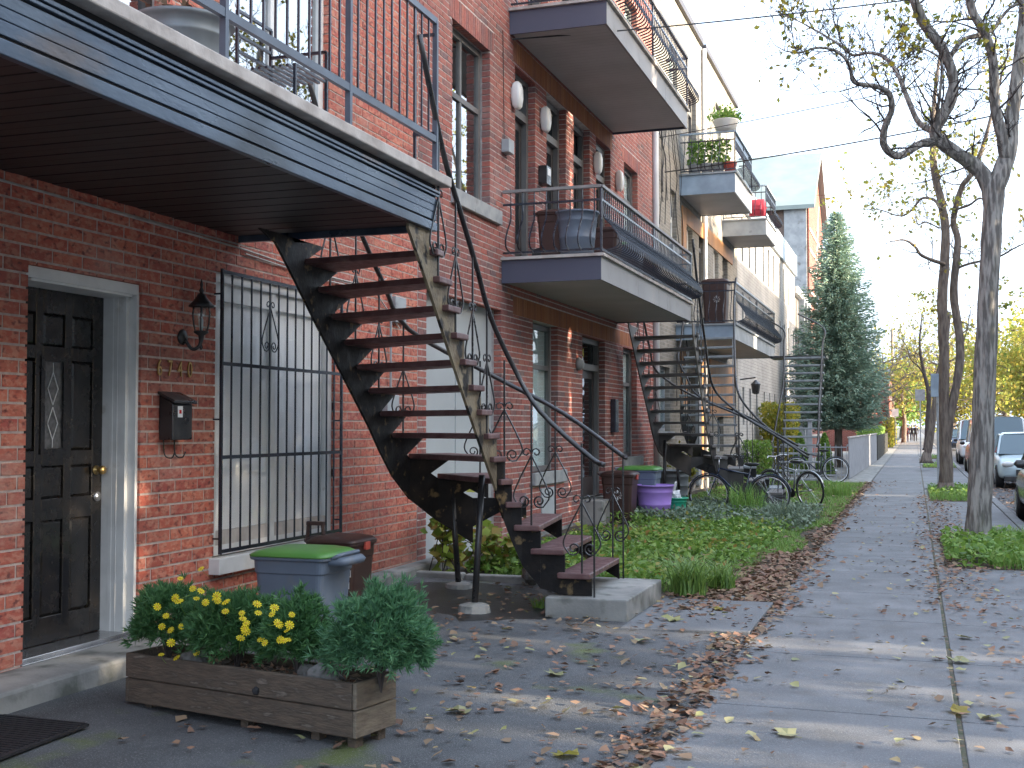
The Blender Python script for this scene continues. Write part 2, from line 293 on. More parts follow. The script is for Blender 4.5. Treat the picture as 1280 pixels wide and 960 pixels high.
    def build(s, name, mat, parent=None, smooth=False, bevel=0, loc=None):
        """geometry given in world coordinates; origin goes to the parent's base (or loc)"""
        off = wloc(parent) if parent is not None else Vector(loc or (0, 0, 0))
        o = bpy.data.objects.new(name, s.mesh(name, mat, off, smooth)); S.collection.objects.link(o)
        if parent is not None: o.parent = parent
        else: o.location = off
        if bevel:
            b = o.modifiers.new('bevel', 'BEVEL'); b.width = bevel; b.segments = 2; b.limit_method = 'ANGLE'
        return o
def npmesh(name, V, F, mat, parent=None, loc=(0, 0, 0), smooth=False):
    V = np.asarray(V, np.float32); F = np.asarray(F, np.int32)
    off = wloc(parent) if parent is not None else Vector(loc)
    V = V - np.array(off, np.float32)
    me = bpy.data.meshes.new(name); k = F.shape[1]
    me.vertices.add(len(V)); me.vertices.foreach_set('co', V.ravel())
    me.loops.add(F.size); me.loops.foreach_set('vertex_index', F.ravel())
    me.polygons.add(len(F)); me.polygons.foreach_set('loop_start', np.arange(0, F.size, k, dtype=np.int32)); me.polygons.foreach_set('loop_total', np.full(len(F), k, np.int32))
    me.update(calc_edges=True); me.materials.append(mat)
    if smooth: me.shade_smooth()
    o = bpy.data.objects.new(name, me); S.collection.objects.link(o)
    if parent is not None: o.parent = parent
    else: o.location = off
    return o
def tag(o, label=None, cat=None, group=None, kind=None):
    for k, v in (('label', label), ('category', cat), ('group', group), ('kind', kind)):
        if v: o[k] = v
    return o
def thing(name, label, cat, loc=(0, 0, 0), group=None, rz=0):
    o = bpy.data.objects.new(name, None); S.collection.objects.link(o); o.location = loc; o.rotation_euler.z = rz
    o.empty_display_size = .2; return tag(o, label, cat, group)
def copy_tree(o, parent=None, label=None, group=None):
    c = o.copy(); S.collection.objects.link(c); c.parent = parent
    if label: c['label'] = label
    if group: c['group'] = group
    for ch in list(o.children):
        copy_tree(ch, c)
    return c
def shared(name, mesh, parent, loc, rz=0, scale=None):
    o = bpy.data.objects.new(name, mesh); S.collection.objects.link(o); o.parent = parent; o.location = Vector(loc) - (wloc(parent) if parent else Vector()); o.rotation_euler.z = rz
    if scale: o.scale = scale
    return o
def crom(pts, k=6):
    P = [Vector(p) for p in pts]; P = [P[0] * 2 - P[1]] + P + [P[-1] * 2 - P[-2]]; out = []
    for i in range(1, len(P) - 2):
        for j in range(k):
            t = j / k; a, b, c, d = P[i - 1:i + 3]
            out.append(.5 * ((2 * b) + (c - a) * t + (2 * a - 5 * b + 4 * c - d) * t * t + (3 * b - a - 3 * c + d) * t ** 3))
    out.append(P[-2]); return out
def spiral(cx, cz, r0, r1, a0, turns, n=12):
    return [(cx + (r0 + (r1 - r0) * i / n) * cos(a0 + 2 * pi * turns * i / n), cz + (r0 + (r1 - r0) * i / n) * sin(a0 + 2 * pi * turns * i / n)) for i in range(n + 1)]
def gz(x):      # the yard rises gently from the sidewalk to the houses
    return .10 * min(1, max(0, (-1.15 - x) / 3.5))
exec_parts = []
# ------------------------------------------------------------ ground, road, sidewalk
def sheet(name, x0, x1, y0, y1, z, mat, nx=1, ny=1, zf=None):
    xs = np.linspace(x0, x1, nx + 1); ys = np.linspace(y0, y1, ny + 1); V = []; F = []
    for y in ys:
        for x in xs: V.append((x, y, z if zf is None else zf(x, y)))
    for j in range(ny):
        for i in range(nx): a = j * (nx + 1) + i; F.append((a, a + 1, a + nx + 2, a + nx + 1))
    o = npmesh(name, V, F, mat, smooth=True); tag(o, kind='structure'); return o
sheet('ground', -600, 600, -60, 1500, -.22, farg)
sheet('road', 1.66, 9.2, -40, 700, -.13, roadm)
bed = MB().box(-1.75, 1.50, -12, 400, -.2, -.03); tag(bed.build('sidewalk_bed', concrete), kind='structure')
sw = thing('sidewalk', None, None, (0, 0, 0)); tag(sw, kind='structure')
PITS = [(.32, 1.46, 13.9, 18.2), (.30, 1.46, 26.2, 31.5), (.3, 1.46, 47, 51), (.3, 1.46, 60, 64)]
y = .22 - 1.62 * 5
while y < 120:
    L = 1.62; t = .004 * sin(y * 7.7)
    if y < 62:
        m = MB().box(-1.16, .192, y + .008, y + L - .008, -.028, t); m.build('sidewalk_slab', slabm, sw, bevel=.006)
        hit = [p for p in PITS if p[2] < y + L and p[3] > y]
        if not hit: MB().box(.218, 1.49, y + .008, y + L - .008, -.028, -.004 + t).build('sidewalk_slab', slabm, sw, bevel=.006)
        else:
            p = hit[0]
            if p[2] > y + .15: MB().box(.218, 1.49, y + .008, p[2], -.028, -.004).build('sidewalk_slab', slabm, sw)
            if p[3] < y + L - .15: MB().box(.218, 1.49, p[3], y + L - .008, -.028, -.004).build('sidewalk_slab', slabm, sw)
    else:
        MB().box(-1.16, .192, y + .008, y + L - .008, -.028, 0).build('sidewalk_slab', slabm, sw)
    y += L
tag(MB().box(-1.16, .185, 120.1, 420, -.028, -.001).build('sidewalk_far', slabm), kind='structure')
tag(MB().box(.218, 1.49, 65, 420, -.028, -.005).build('verge_paving', slabm), kind='structure')
tag(MB().box(.193, .217, -12, 62, -.06, -.008).build('joint_strip', jointm), kind='structure')
cb = thing('kerb', None, None, (0, 0, 0)); tag(cb, kind='structure')
for i in range(26):
    MB().box(1.505, 1.655, -10 + i * 3 + .006, -7 + i * 3 - .006, -.2, .008).build('kerb_stone', slabm, cb, bevel=.015)
tag(MB().box(1.505, 1.655, 68, 400, -.2, .005).build('kerb_far', concrete), kind='structure')
tag(MB().box(9.2, 14.5, -40, 700, -.2, .0).build('opposite_sidewalk', concrete), kind='structure')
for i, p in enumerate(PITS): sheet('tree_pit_soil', p[0] - .02, p[1] + .02, p[2], p[3], -.012, soil, 6, 10, lambda x, y: -.012 + .05 * abs(mnoise.noise(Vector((x * 2, y * 2, 3)))))
def yz(x, y): return gz(x) + .012 * mnoise.noise(Vector((x * 1.3, y * 1.3, 0))) - (.02 if x > -1.2 else 0)
sheet('asphalt_yard', -4.9, -1.165, -6, 10.62, 0, asphalt, 40, 150, yz)
sheet('garden_soil', -4.9, -1.165, 10.62, 33.8, 0, soil, 30, 120, lambda x, y: yz(x, y) - .01)
sheet('far_front_yard', -7.5, -1.165, 33.8, 110, 0.02, concrete, 1, 1)
pth = MB().prism([(-2.12, 8.75), (-1.17, 8.9), (-1.17, 10.45), (-2.12, 10.4)], -.02, .036); tag(pth.build('garden_path_slab', slabm, bevel=.008), kind='structure')
wetm = M('wet_asphalt', (.035, .036, .037), (.022, .022, .023), rough=.38, scale=9, bump=.5, bscale=120, coord='World')
wp = [(-4.45, 9.6), (-4.2, 9.15), (-3.7, 8.85), (-3.3, 8.5), (-2.95, 8.8), (-2.72, 8.95), (-2.75, 10.2), (-3.1, 10.5), (-3.9, 10.52), (-4.4, 10.2)]
wq = []
for i_ in range(len(wp)):
    a_, b_ = wp[i_], wp[(i_ + 1) % len(wp)]
    for j_ in range(5): t_ = j_ / 5; q_ = (a_[0] + (b_[0] - a_[0]) * t_, a_[1] + (b_[1] - a_[1]) * t_); k_ = mnoise.noise(Vector((q_[0] * 3, q_[1] * 3, 0))) * .14; wq.append((q_[0] + k_, q_[1] + k_))
cc = (-3.6, 9.6); V_ = []; nr_ = 7
for r_ in range(nr_ + 1):
    for q_ in wq: x_, y_ = cc[0] + (q_[0] - cc[0]) * (r_ + .02) / nr_, cc[1] + (q_[1] - cc[1]) * (r_ + .02) / nr_; V_.append((x_, y_, yz(x_, y_) + .004 - (.003 if r_ == nr_ else 0)))
n_ = len(wq); tag(npmesh('wet_patch', V_, [(r_ * n_ + i_, r_ * n_ + (i_ + 1) % n_, (r_ + 1) * n_ + (i_ + 1) % n_, (r_ + 1) * n_ + i_) for r_ in range(nr_) for i_ in range(n_)], wetm, smooth=True), kind='structure')
crk = MB(); rc_ = random.Random(31)
for (x_, y_, dx_, dy_, k_) in ((-1.1, 12.4, .09, .05, 12), (-.2, 7.2, .03, .07, 9), (.25, 9.6, .08, .03, 14), (-.9, 16.1, .08, -.02, 14), (.3, 12.3, .06, .06, 12), (-.6, 21, .05, .12, 12)):
    P_ = [(x_, y_)]
    for _ in range(k_): P_.append((P_[-1][0] + dx_ + rc_.gauss(0, .035), P_[-1][1] + dy_ + rc_.gauss(0, .04)))
    for a_, b_ in zip(P_[:-1], P_[1:]): w_ = .0035; crk.add([(a_[0] - w_, a_[1] - w_, .0085), (a_[0] + w_, a_[1] + w_, .0085), (b_[0] + w_, b_[1] + w_, .0085), (b_[0] - w_, b_[1] - w_, .0085)], [(0, 1, 2, 3)])
tag(crk.build('paving_cracks', soil), kind='structure')
kc = thing('garden_edging', None, None, (-3.6, 10.6, .06)); tag(kc, kind='structure')
for i, (a, b) in enumerate(((-4.7, -4.1), (-4.08, -3.45), (-3.43, -2.82))):
    MB().box(a, b, 10.58 + .02 * i, 10.70 + .02 * i, -.02, .15 - .01 * i).build('edging_stone', concrete, kc, bevel=.015)

# ------------------------------------------------------------ facades
def rsub(rects, o):
    out = []
    for (a, b, c, d) in rects:
        if o[1] <= a or o[0] >= b or o[3] <= c or o[2] >= d: out.append((a, b, c, d)); continue
        if o[0] > a: out.append((a, o[0], c, d))
        if o[1] < b: out.append((o[1], b, c, d))
        m0, m1 = max(a, o[0]), min(b, o[1])
        if o[2] > c: out.append((m0, m1, c, o[2]))
        if o[3] < d: out.append((m0, m1, o[3], d))
    return out
def backing(parent, name, X, y0, y1, z0, z1, ops, mat, grow=.012, th=.25):
    r = [(y0, y1, z0, z1)]
    for o in ops: r = rsub(r, (o[0] - grow, o[1] + grow, o[2] - grow, o[3] + grow))
    m = MB()
    for a, b, c, d in r: m.box(X - th, X, a, b, c, d)
    return m.build(name, mat, parent)
def bricks(parent, X, y0, y1, z0, z1, ops, L, H, mat, nind, vis, gap=.0145):
    full = []; rest = MB(); r = 0; z = z0
    while z < z1 - .02:
        zt = min(z + H, z1); yy = y0 - (L / 2 if r % 2 else 0)
        if r % 7 == 6: yy = y0 - L * .3
        while yy < y1:
            a, b = max(yy, y0), min(yy + L, y1)
            if b - a > .03:
                a1, b1 = a + gap / 2, b - gap / 2
                for o in ops:
                    if o[2] < zt - gap and o[3] > z + gap:
                        if 0 < a1 - o[1] < .05: a1 = o[1]
                        if 0 < o[0] - b1 < .05: b1 = o[0]
                rc = [(a1, b1, z + gap / 2, zt - gap / 2)]; base = rc[0]
                for o in ops: rc = rsub(rc, o)
                adj = any(o[2] < zt and o[3] > z and (abs(b - o[0]) < .05 or abs(a - o[1]) < .05) for o in ops)
                if len(rc) == 1 and rc[0] == base and not adj and b - a > L * .98 and zt - z > H * .98: full.append(base)
                else:
                    for q in rc:
                        if q[1] - q[0] > .03 and q[3] - q[2] > .012: rest.box(X - .10, X + random.uniform(-.0015, .0015), *q)
            yy += L
        z += H; r += 1
    full.sort(key=vis)
    proto = MB().box(-.02, 0, -(L - gap) / 2, (L - gap) / 2, -(H - gap) / 2, (H - gap) / 2).mesh('brick', mat)
    for i, q in enumerate(full):
        c = (X + random.uniform(-.002, .002), (q[0] + q[1]) / 2, (q[2] + q[3]) / 2)
        if i < nind: shared('brick', proto, parent, c, random.uniform(-.004, .004))
        else: rest.box(c[0] - .02, c[0], *q)
    tag(rest.build('brickwork', mat, parent), kind='stuff')
def window(parent, X, ya, yb, za, zb, rec=.10, fm=None, fw=.06, mull=(), trans=(), curt=None, pm=None, name='window', drape=True):
    fm = fm or greyfr; x = X - rec; m = MB(); d = .06
    m.box(x - d + .0, x, ya, ya + fw, za, zb).box(x - d, x, yb - fw, yb, za, zb).box(x - d, x - .001, ya + fw, yb - fw, za, za + fw).box(x - d, x - .001, ya + fw, yb - fw, zb - fw, zb)
    for q in mull: m.box(x - d + .01, x - .006, q - fw * .4, q + fw * .4, za + fw, zb - fw)
    for q in trans: m.box(x - d + .005, x - .003, ya + fw, yb - fw, q - fw * .45, q + fw * .45)
    fo = m.build(name, fm, parent)
    MB().box(x - .036, x - .03, ya + fw * .8, yb - fw * .8, za + fw * .8, zb - fw * .8).build('pane', pm or glass, fo)
    if curt is not None:
        n = max(8, int((yb - ya) / .045)); V = []; F = []
        for i in range(n + 1):
            yy = ya + (yb - ya) * i / n; xx = x - .068 + .012 * (i % 2) + .006 * sin(i * 1.7)
            V += [(xx, yy, za + .01), (xx, yy, zb - .01)]
        F = [(2 * i, 2 * i + 2, 2 * i + 3, 2 * i + 1) for i in range(n)]
        npmesh('curtain', V, F, curt, fo)
    MB().box(X - .33, X - .29, ya - .05, yb + .05, za - .05, zb + .05).build('dark_room', darkroom, fo)  # flat near-black panel stands in for the unlit room behind
    return fo
def reveal(parent, X, ya, yb, za, zb, dep, mat, name='door_frame', w=.05, casing=0):
    m = MB(); m.box(X - dep, X - .07, ya, ya + w, za, zb).box(X - dep, X - .07, yb - w, yb, za, zb).box(X - dep, X - .071, ya + w, yb - w, zb - w, zb)
    return m.build(name, mat, parent)
def block(parent, X0, X1, y0, y1, z1, mat, name='side_walls', roof=True):
    m = MB(); m.box(X0, X1, y0, y0 + .2, -.2, z1).box(X0, X1, y1 - .2, y1, -.2, z1).box(X0, X0 + .2, y0 + .2, y1 - .2, -.2, z1).box(X1 - .02, X1, y0 + .2, y1 - .2, -.2, z1)
    m.build(name, mat, parent)
    if roof: MB().box(X0 + .2, X1 - .02, y0 + .2, y1 - .2, z1 - .3, z1 - .1).build('roof', roofd, parent)

XF = -4.74
# ---- house A (near, red brick, no. 6740)
HA = thing('brick_house', 'near red brick house with black panelled door, barred window and number 6740', 'house', (XF, 6, 0), 'brick row houses')
AY0, AY1 = 0.4, 10.99
opsA = [(5.44, 6.48, .20, 2.47), (7.34, 9.19, .62, 2.67), (7.42, 9.06, 3.32, 5.55), (5.85, 6.72, 3.32, 5.5), (2.2, 3.3, .9, 2.5)]
backing(HA, 'wall', XF - .0045, AY0, AY1, -.1, 10.4, opsA, mortar)
bricks(HA, XF, AY0, AY1, .05, 10.3, opsA, .262, .0815, brickA, 300, lambda q: (abs(q[0] - 5.0) if q[0] > 5.0 and q[3] < 2.95 else 50 + q[0]))
block(HA, -13, XF - .34, AY0, AY1, 10.4, brick_far)
MB().box(XF - .3, XF + .06, AY0, AY1, 10.4, 10.55).build('parapet_coping', stone, HA)
# door recess
dX = XF - .25
fr = MB().box(dX - .02, XF - .075, 5.44, 5.50, .22, 2.40).box(dX - .02, XF - .075, 6.425, 6.48, .22, 2.40).box(dX - .02, XF - .02, 5.44, 6.48, 2.40, 2.468)
fr.box(XF - .075, XF - .018, 6.455, 6.482, .22, 2.40).box(dX - .02, XF - .03, 5.50, 6.425, 2.385, 2.40)
fr.box(XF - .20, XF - .17, 6.421, 6.425, .22, 2.385).box(XF - .14, XF - .135, 6.421, 6.425, .22, 2.385)
fr.build('door_frame', whitem, HA, bevel=.004)
th_ = MB().box(dX - .02, XF - .04, 5.44, 6.48, .19, .235).box(XF - .04, XF + .0, 5.44, 6.48, .175, .215); th_.build('threshold', chrome, HA, bevel=.004)
D = MB(); y0, y1, z0, z1 = 5.50, 6.425, .24, 2.385; t = dX + .0
D.box(t - .06, t - .02, y0, y1, z0, z1)
w = y1 - y0; cols = [(y0 + .10, y0 + .30), (y0 + .365, y0 + .56), (y0 + .625, y0 + .825)]
rows = [(z0 + .16, z0 + .74), (z0 + .87, z0 + 1.07), (z0 + 1.16, z0 + 1.72), (z0 + 1.80, z0 + 2.0)]
panels = [(a, b, c, d) for (a, b) in cols for (c, d) in rows]
r = [(y0, y1, z0, z1)]
for p in panels: r = rsub(r, p)
for a, b, c, d in r: D.box(t - .02, t, a, b, c, d)
dob = D.build('door', doorm, HA, bevel=.003)
for (a, b, c, d) in panels:
    if (a, c) == (cols[1][0], rows[2][0]):
        MB().box(t - .004, t + .008, a - .02, b + .02, c - .02, c + .015).box(t - .004, t + .008, a - .02, b + .02, d - .015, d + .02).box(t - .004, t + .007, a - .02, a + .015, c, d).box(t - .004, t + .007, b - .015, b + .02, c, d).build('glass_moulding', doorm, dob)
        MB().box(t - .014, t - .010, a, b, c, d).build('pane', doorfrost, dob)
        m = MB(); cy, hh = (a + b) / 2, d - c
        for q in (0, 1):
            zc = c + hh * (.3 + .38 * q); P = [(t - .006, cy, zc + .10), (t - .006, cy + .045, zc), (t - .006, cy, zc - .10), (t - .006, cy - .045, zc), (t - .006, cy, zc + .10)]
            for i in range(4): m.tube([P[i], P[i + 1]], .003, 4)
        m.tube([(t - .006, cy, c + .02), (t - .006, cy, c + .07)], .003, 4).tube([(t - .006, cy, d - .02), (t - .006, cy, d - .08)], .003, 4)
        m.build('leaded_came', whitelab, dob)
    else:
        g = .022; MB().add([(t - .018, a, c), (t - .018, b, c), (t - .018, b, d), (t - .018, a, d), (t - .003, a + g, c + g), (t - .003, b - g, c + g), (t - .003, b - g, d - g), (t - .003, a + g, d - g)],
            [(4, 5, 6, 7), (0, 1, 5, 4), (1, 2, 6, 5), (2, 3, 7, 6), (3, 0, 4, 7)]).build('raised_panel', doorm, dob)
MB().lathe([(.03, 0), (.032, .006), (.012, .012), (.012, .03), (.024, .036), (.03, .05), (.024, .066), (.002, .07)], (t, y1 - .06, z0 + 1.03), 14, 'X').build('door_knob', brass, dob, smooth=True)
MB().lathe([(.032, 0), (.033, .01), (.03, .022), (.012, .026), (.002, .03)], (t, y1 - .06, z0 + .86), 14, 'X').build('deadbolt', chrome, dob, smooth=True)
# doorstep
st = MB().prism([(-4.8, 3.4), (-4.36, 3.4), (-4.37, 6.2), (-4.46, 6.62), (-4.8, 6.75)], -.05, .205); st.build('doorstep', concrete, HA, bevel=.02)
MB().box(-4.8, -4.57, 9.35, 11.6, -.05, .20).build('wall_footing', concrete, HA, bevel=.03)
MB().box(XF - .05, XF + .012, 6.9, 9.35, .05, .13).build('foundation_strip', concrete, HA)
# barred window
wa = window(HA, XF, 7.34, 9.19, .62, 2.67, .03, whitem, .07, (8.22,), (), curtain, glassw)
MB().box(XF - .105, XF - .052, 7.42, 9.12, 2.47, 2.62).build('head_board', whitem, wa)
MB().box(XF - .10, XF - .045, 7.40, 9.13, .69, .79).build('lower_track', lipm, wa)
MB().box(XF - .02, XF + .09, 7.28, 9.44, .50, .615).build('window_sill', whitem, HA, bevel=.006)
gr = MB().bar((XF + .06, 7.33, .64), (XF + .06, 7.33, 2.68), .02).bar((XF + .06, 9.2, .64), (XF + .06, 9.2, 2.68), .02)
for z in (.66, 1.33, 2.0, 2.66): gr.bar((XF + .0615, 7.33, z), (XF + .0615, 9.2, z), .014, .026)
for yy in (7.33, 9.2):
    for z in (.75, 1.6, 2.5): gr.bar((XF - .01, yy, z), (XF + .06, yy, z), .012)
gro = gr.build('window_grille', ironb, HA)
for i in range(13): MB().bar((XF + .06, 7.33 + (i + .98) * .1336, .66), (XF + .06, 7.33 + (i + .98) * .1336, 2.66), .011).build('bar', ironb, gro)
def scroll(m, c, s, ax='Y', rr=.006, flip=1, n=5):
    """a teardrop of two curls closing round a bar; c = bottom centre, s = height"""
    for sg in (1, -1):
        P = [(0, s), (sg * .08 * s, s * .85), (sg * .26 * s, s * .5), (sg * .36 * s, s * .22), (sg * .24 * s, s * .02)]
        P = [(p.x, p.z) for p in crom([(a, 0, b) for a, b in P], 4)]
        q = spiral(sg * .16 * s, s * .13, .12 * s, .035 * s, -pi / 2, -sg * 1.3, 16)
        P += q
        pts = [((c[0] + a * ax[0]), c[1] + a * ax[1], c[2] + b) for a, b in P]
        m.tube(pts, rr, n)
    for sg in (1, -1):
        q = spiral(sg * .10 * s, s * 1.06, .09 * s, .035 * s, (pi if sg > 0 else 0), -sg * 1.0, 8)
        m.tube([(c[0] + a * ax[0], c[1] + a * ax[1], c[2] + b) for a, b in q], rr * .9, n)
sc = MB(); scroll(sc, (XF + .062, 8.0, 2.12), .34, (0, 1), .005); sc.build('scroll', ironb, gro)
# upstairs sliding door and door
window(HA, XF, 7.42, 9.06, 3.32, 5.55, .06, whitem, .085, (8.22,), (), None, mirrorglass, 'sliding_door')
window(HA, XF, 5.85, 6.72, 3.32, 5.5, .12, brownfr, .07, (), (4.0,), None, mirrorglass, 'balcony_door')
window(HA, XF, 2.2, 3.3, .9, 2.5, .1, whitem, .06, (2.75,), (), curtain, glass)
# numbers 6740
def text_mesh(txt, size, depth, mat, name='lettering'):
    cu = bpy.data.curves.new(name, 'FONT'); cu.body = txt; cu.size = size; cu.extrude = depth; cu.align_x = 'CENTER'; cu.align_y = 'CENTER'
    ob = bpy.data.objects.new(name, cu); S.collection.objects.link(ob); bpy.context.view_layer.update()
    me = bpy.data.meshes.new_from_object(ob); bpy.data.objects.remove(ob); me.materials.clear(); me.materials.append(mat); return me
for i, ch in enumerate('6740'):
    me = text_mesh(ch, .155, .004, brass, 'house_number')
    o = bpy.data.objects.new('house_number', me); S.collection.objects.link(o); o.parent = HA
    o.location = Vector((XF + .012, 6.665 + i * .115, 1.935)) - wloc(HA); o.rotation_euler = (radians(90), 0, radians(90)); o.scale = (.72, 1, 1)
MB().tube([(XF + .02, 5.0, 2.90), (XF + .02, 6.5, 2.885), (XF + .02, 7.7, 2.87), (XF + .02, 8.6, 2.83), (XF + .02, 9.9, 2.83), (XF + .02, 10.5, 2.5)], .008, 5).build('wall_cable', lipm, HA)
MB().tube([(XF + .02, 7.7, 2.84), (XF + .02, 8.9, 2.79), (XF + .02, 9.8, 2.80), (XF + .02, 10.2, 2.95)], .007, 5).build('wall_cable', lipm, HA)
MB().box(XF, XF + .05, 10.35, 10.6, 2.55, 2.8).build('cable_box', greytrim, HA, bevel=.006)
MB().box(XF, XF + .06, 10.15, 10.42, 1.55, 1.85).build('junction_box', greytrim, HA, bevel=.006)
MB().tube([(XF + .03, 10.28, 1.85), (XF + .03, 10.28, 2.9)], .012, 6).build('conduit', greytrim, HA)

# lantern, mailbox
la = thing('wall_lantern', 'black carriage lantern with glass cage on the brick right of the black door', 'wall lamp', (XF, 6.98, 2.2))
MB().lathe([(.052, 0), (.055, .01), (.04, .022), (.015, .03)], (XF, 6.93, 2.16), 16, 'X').build('back_plate', blackp, la, smooth=True)
arm = MB().tube(crom([(XF + .02, 6.93, 2.15), (XF + .07, 6.945, 2.08), (XF + .12, 6.96, 2.10), (XF + .13, 6.965, 2.17)], 5), .012, 8); arm.lathe([(.002, -.12), (.012, -.10), (.006, -.08), (.016, -.05), (.02, -.02), (.05, .0), (.05, .012)], (XF + .13, 6.965, 2.19), 12)
arm.build('arm', blackp, la, smooth=True)
cx_, cy_, cz_ = XF + .13, 6.965, 2.20
MB().lathe([(.042, 0), (.055, .05), (.062, .12), (.055, .17), (.05, .175)], (cx_, cy_, cz_), 12).build('glass_cage', glass, la, smooth=True)
m = MB()
for i in range(6):
    a = i * pi / 3; m.tube([(cx_ + r * cos(a), cy_ + r * sin(a), cz_ + h) for r, h in ((.045, 0), (.058, .05), (.065, .12), (.058, .17))], .004, 4)
m.build('cage_rib', blackp, la); MB().lathe([(.012, 0), (.014, .08), (.004, .1)], (cx_, cy_, cz_), 8).build('bulb', frost, la, smooth=True)
MB().lathe([(.085, .165), (.088, .175), (.06, .205), (.035, .235), (.03, .25), (.012, .262), (.018, .28), (.008, .30), (.012, .32), (.002, .36)], (cx_, cy_, cz_), 14).build('cap', blackp, la, smooth=True)
mb = thing('mailbox', 'black sloped-lid mailbox on the brick below the house number', 'mailbox', (XF, 6.78, 1.5))
MB().add([(XF, 6.68, 1.46), (XF + .11, 6.68, 1.46), (XF + .11, 6.90, 1.46), (XF, 6.90, 1.46), (XF, 6.68, 1.76), (XF + .11, 6.68, 1.70), (XF + .11, 6.90, 1.70), (XF, 6.90, 1.76)],
         [(0, 3, 2, 1), (4, 5, 6, 7), (0, 1, 5, 4), (1, 2, 6, 5), (2, 3, 7, 6), (3, 0, 4, 7)]).build('box', blackp, mb, bevel=.006)
MB().add([(XF, 6.66, 1.765), (XF + .135, 6.66, 1.70), (XF + .135, 6.92, 1.70), (XF, 6.92, 1.765), (XF, 6.66, 1.785), (XF + .135, 6.66, 1.72), (XF + .135, 6.92, 1.72), (XF, 6.92, 1.785)],
         [(0, 3, 2, 1), (4, 5, 6, 7), (0, 1, 5, 4), (1, 2, 6, 5), (2, 3, 7, 6), (3, 0, 4, 7)]).build('lid', blackp, mb, bevel=.004)
MB().box(XF + .1105, XF + .1125, 6.73, 6.785, 1.61, 1.685).build('sticker', whitelab, mb); MB().box(XF + .113, XF + .1135, 6.745, 6.77, 1.635, 1.66).build('sticker_mark', lampred, mb)
for yy in (6.72, 6.84): MB().tube(crom([(XF + .01, yy, 1.46), (XF + .02, yy, 1.36), (XF + .06, yy + .02, 1.34), (XF + .08, yy + .03, 1.38)], 4), .005, 5).build('paper_hook', blackp, mb)

# ---- house B
HB = thing('brick_house', 'mottled red brick house with two grey curved-rail balconies and a boarded passage opening', 'house', (XF, 16.7, 0), 'brick row houses')
BY0, BY1 = 11.0, 22.42
opsB = [(11.22, 13.56, .02, 2.96), (11.93, 13.14, 4.15, 6.02), (14.08, 14.92, 3.64, 6.12), (15.43, 16.38, 3.64, 6.14), (16.8, 17.72, 3.64, 6.16), (18.11, 19.05, 3.64, 6.15),
        (20.03, 21.1, 4.9, 6.17), (14.81, 15.96, .94, 2.94), (17.27, 18.64, .45, 2.93), (19.91, 20.97, 1.02, 2.92), (14.6, 15.5, 6.8, 9.0), (16.2, 17.3, 6.8, 9.0), (18.1, 19.0, 6.8, 9.0), (11.93, 13.1, 7.6, 9.3), (20.1, 21.1, 7.8, 9.2)]
soldB = [(11.85, 13.3, 6.02, 6.28), (14.0, 19.2, 6.17, 6.44), (14.0, 21.2, 2.95, 3.19), (19.9, 21.3, 6.19, 6.42)]
backing(HB, 'wall', XF - .0045, BY0, BY1, -.1, 10.7, opsB, mortarB)
bricks(HB, XF, BY0, BY1, .03, 10.6, opsB + soldB, .215, .072, brickB, 300, lambda q: q[0] + (30 if q[3] > 6.9 or 11.2 < q[0] < 13.5 and q[2] > 6 else 0))
for a, b, c, d in soldB:
    m = MB(); yy = a
    while yy < b - .03:
        rc = [(yy + .004, min(yy + .068, b) - .004, c + .004, d - .004)]
        for o in opsB: rc = rsub(rc, o)
        for q in rc: m.box(XF - .1, XF + random.uniform(-.001, .002), *q)
        yy += .072
    tag(m.build('soldier_course', soldier if a > 13 and a < 19 else brickB, HB), kind='stuff')
block(HB, -13, XF - .34, BY0, BY1, 10.7, brick_far); MB().box(XF - .3, XF + .05, BY0, BY1, 10.7, 10.82).build('parapet_coping', greytrim, HB)
MB().box(XF - .16, XF - .13, 11.22, 13.56, -.05, 2.97).build('grey_panel', stucco, HB)
MB().box(XF - .13, XF - .12, 12.35, 12.37, 0, 2.9).build('panel_seam', stucco, HB)
def sash(ya, yb, za, zb, tr, sill=True, cur=curtain, pm=glass, mull=()):
    o = window(HB, XF, ya, yb, za, zb, .12, greyfr, .07, mull, (tr,), cur, pm)
    if sill: MB().box(XF - .1, XF + .05, ya - .04, yb + .32, za - .17, za).build('window_sill', stone, HB, bevel=.008)
sash(11.93, 13.14, 4.15, 6.02, 5.28, True, None, mirrorglass, (12.5,)); sash(14.81, 15.96, .94, 2.94, 2.36, True, curtain, glass); sash(19.91, 20.97, 1.02, 2.92, 2.3, True, curtain, glass)
sash(20.03, 21.1, 4.9, 6.17, 5.6, True, curtain, glass); sash(11.93, 13.1, 7.6, 9.3, 8.6, True); sash(20.1, 21.1, 7.8, 9.2, 8.6)
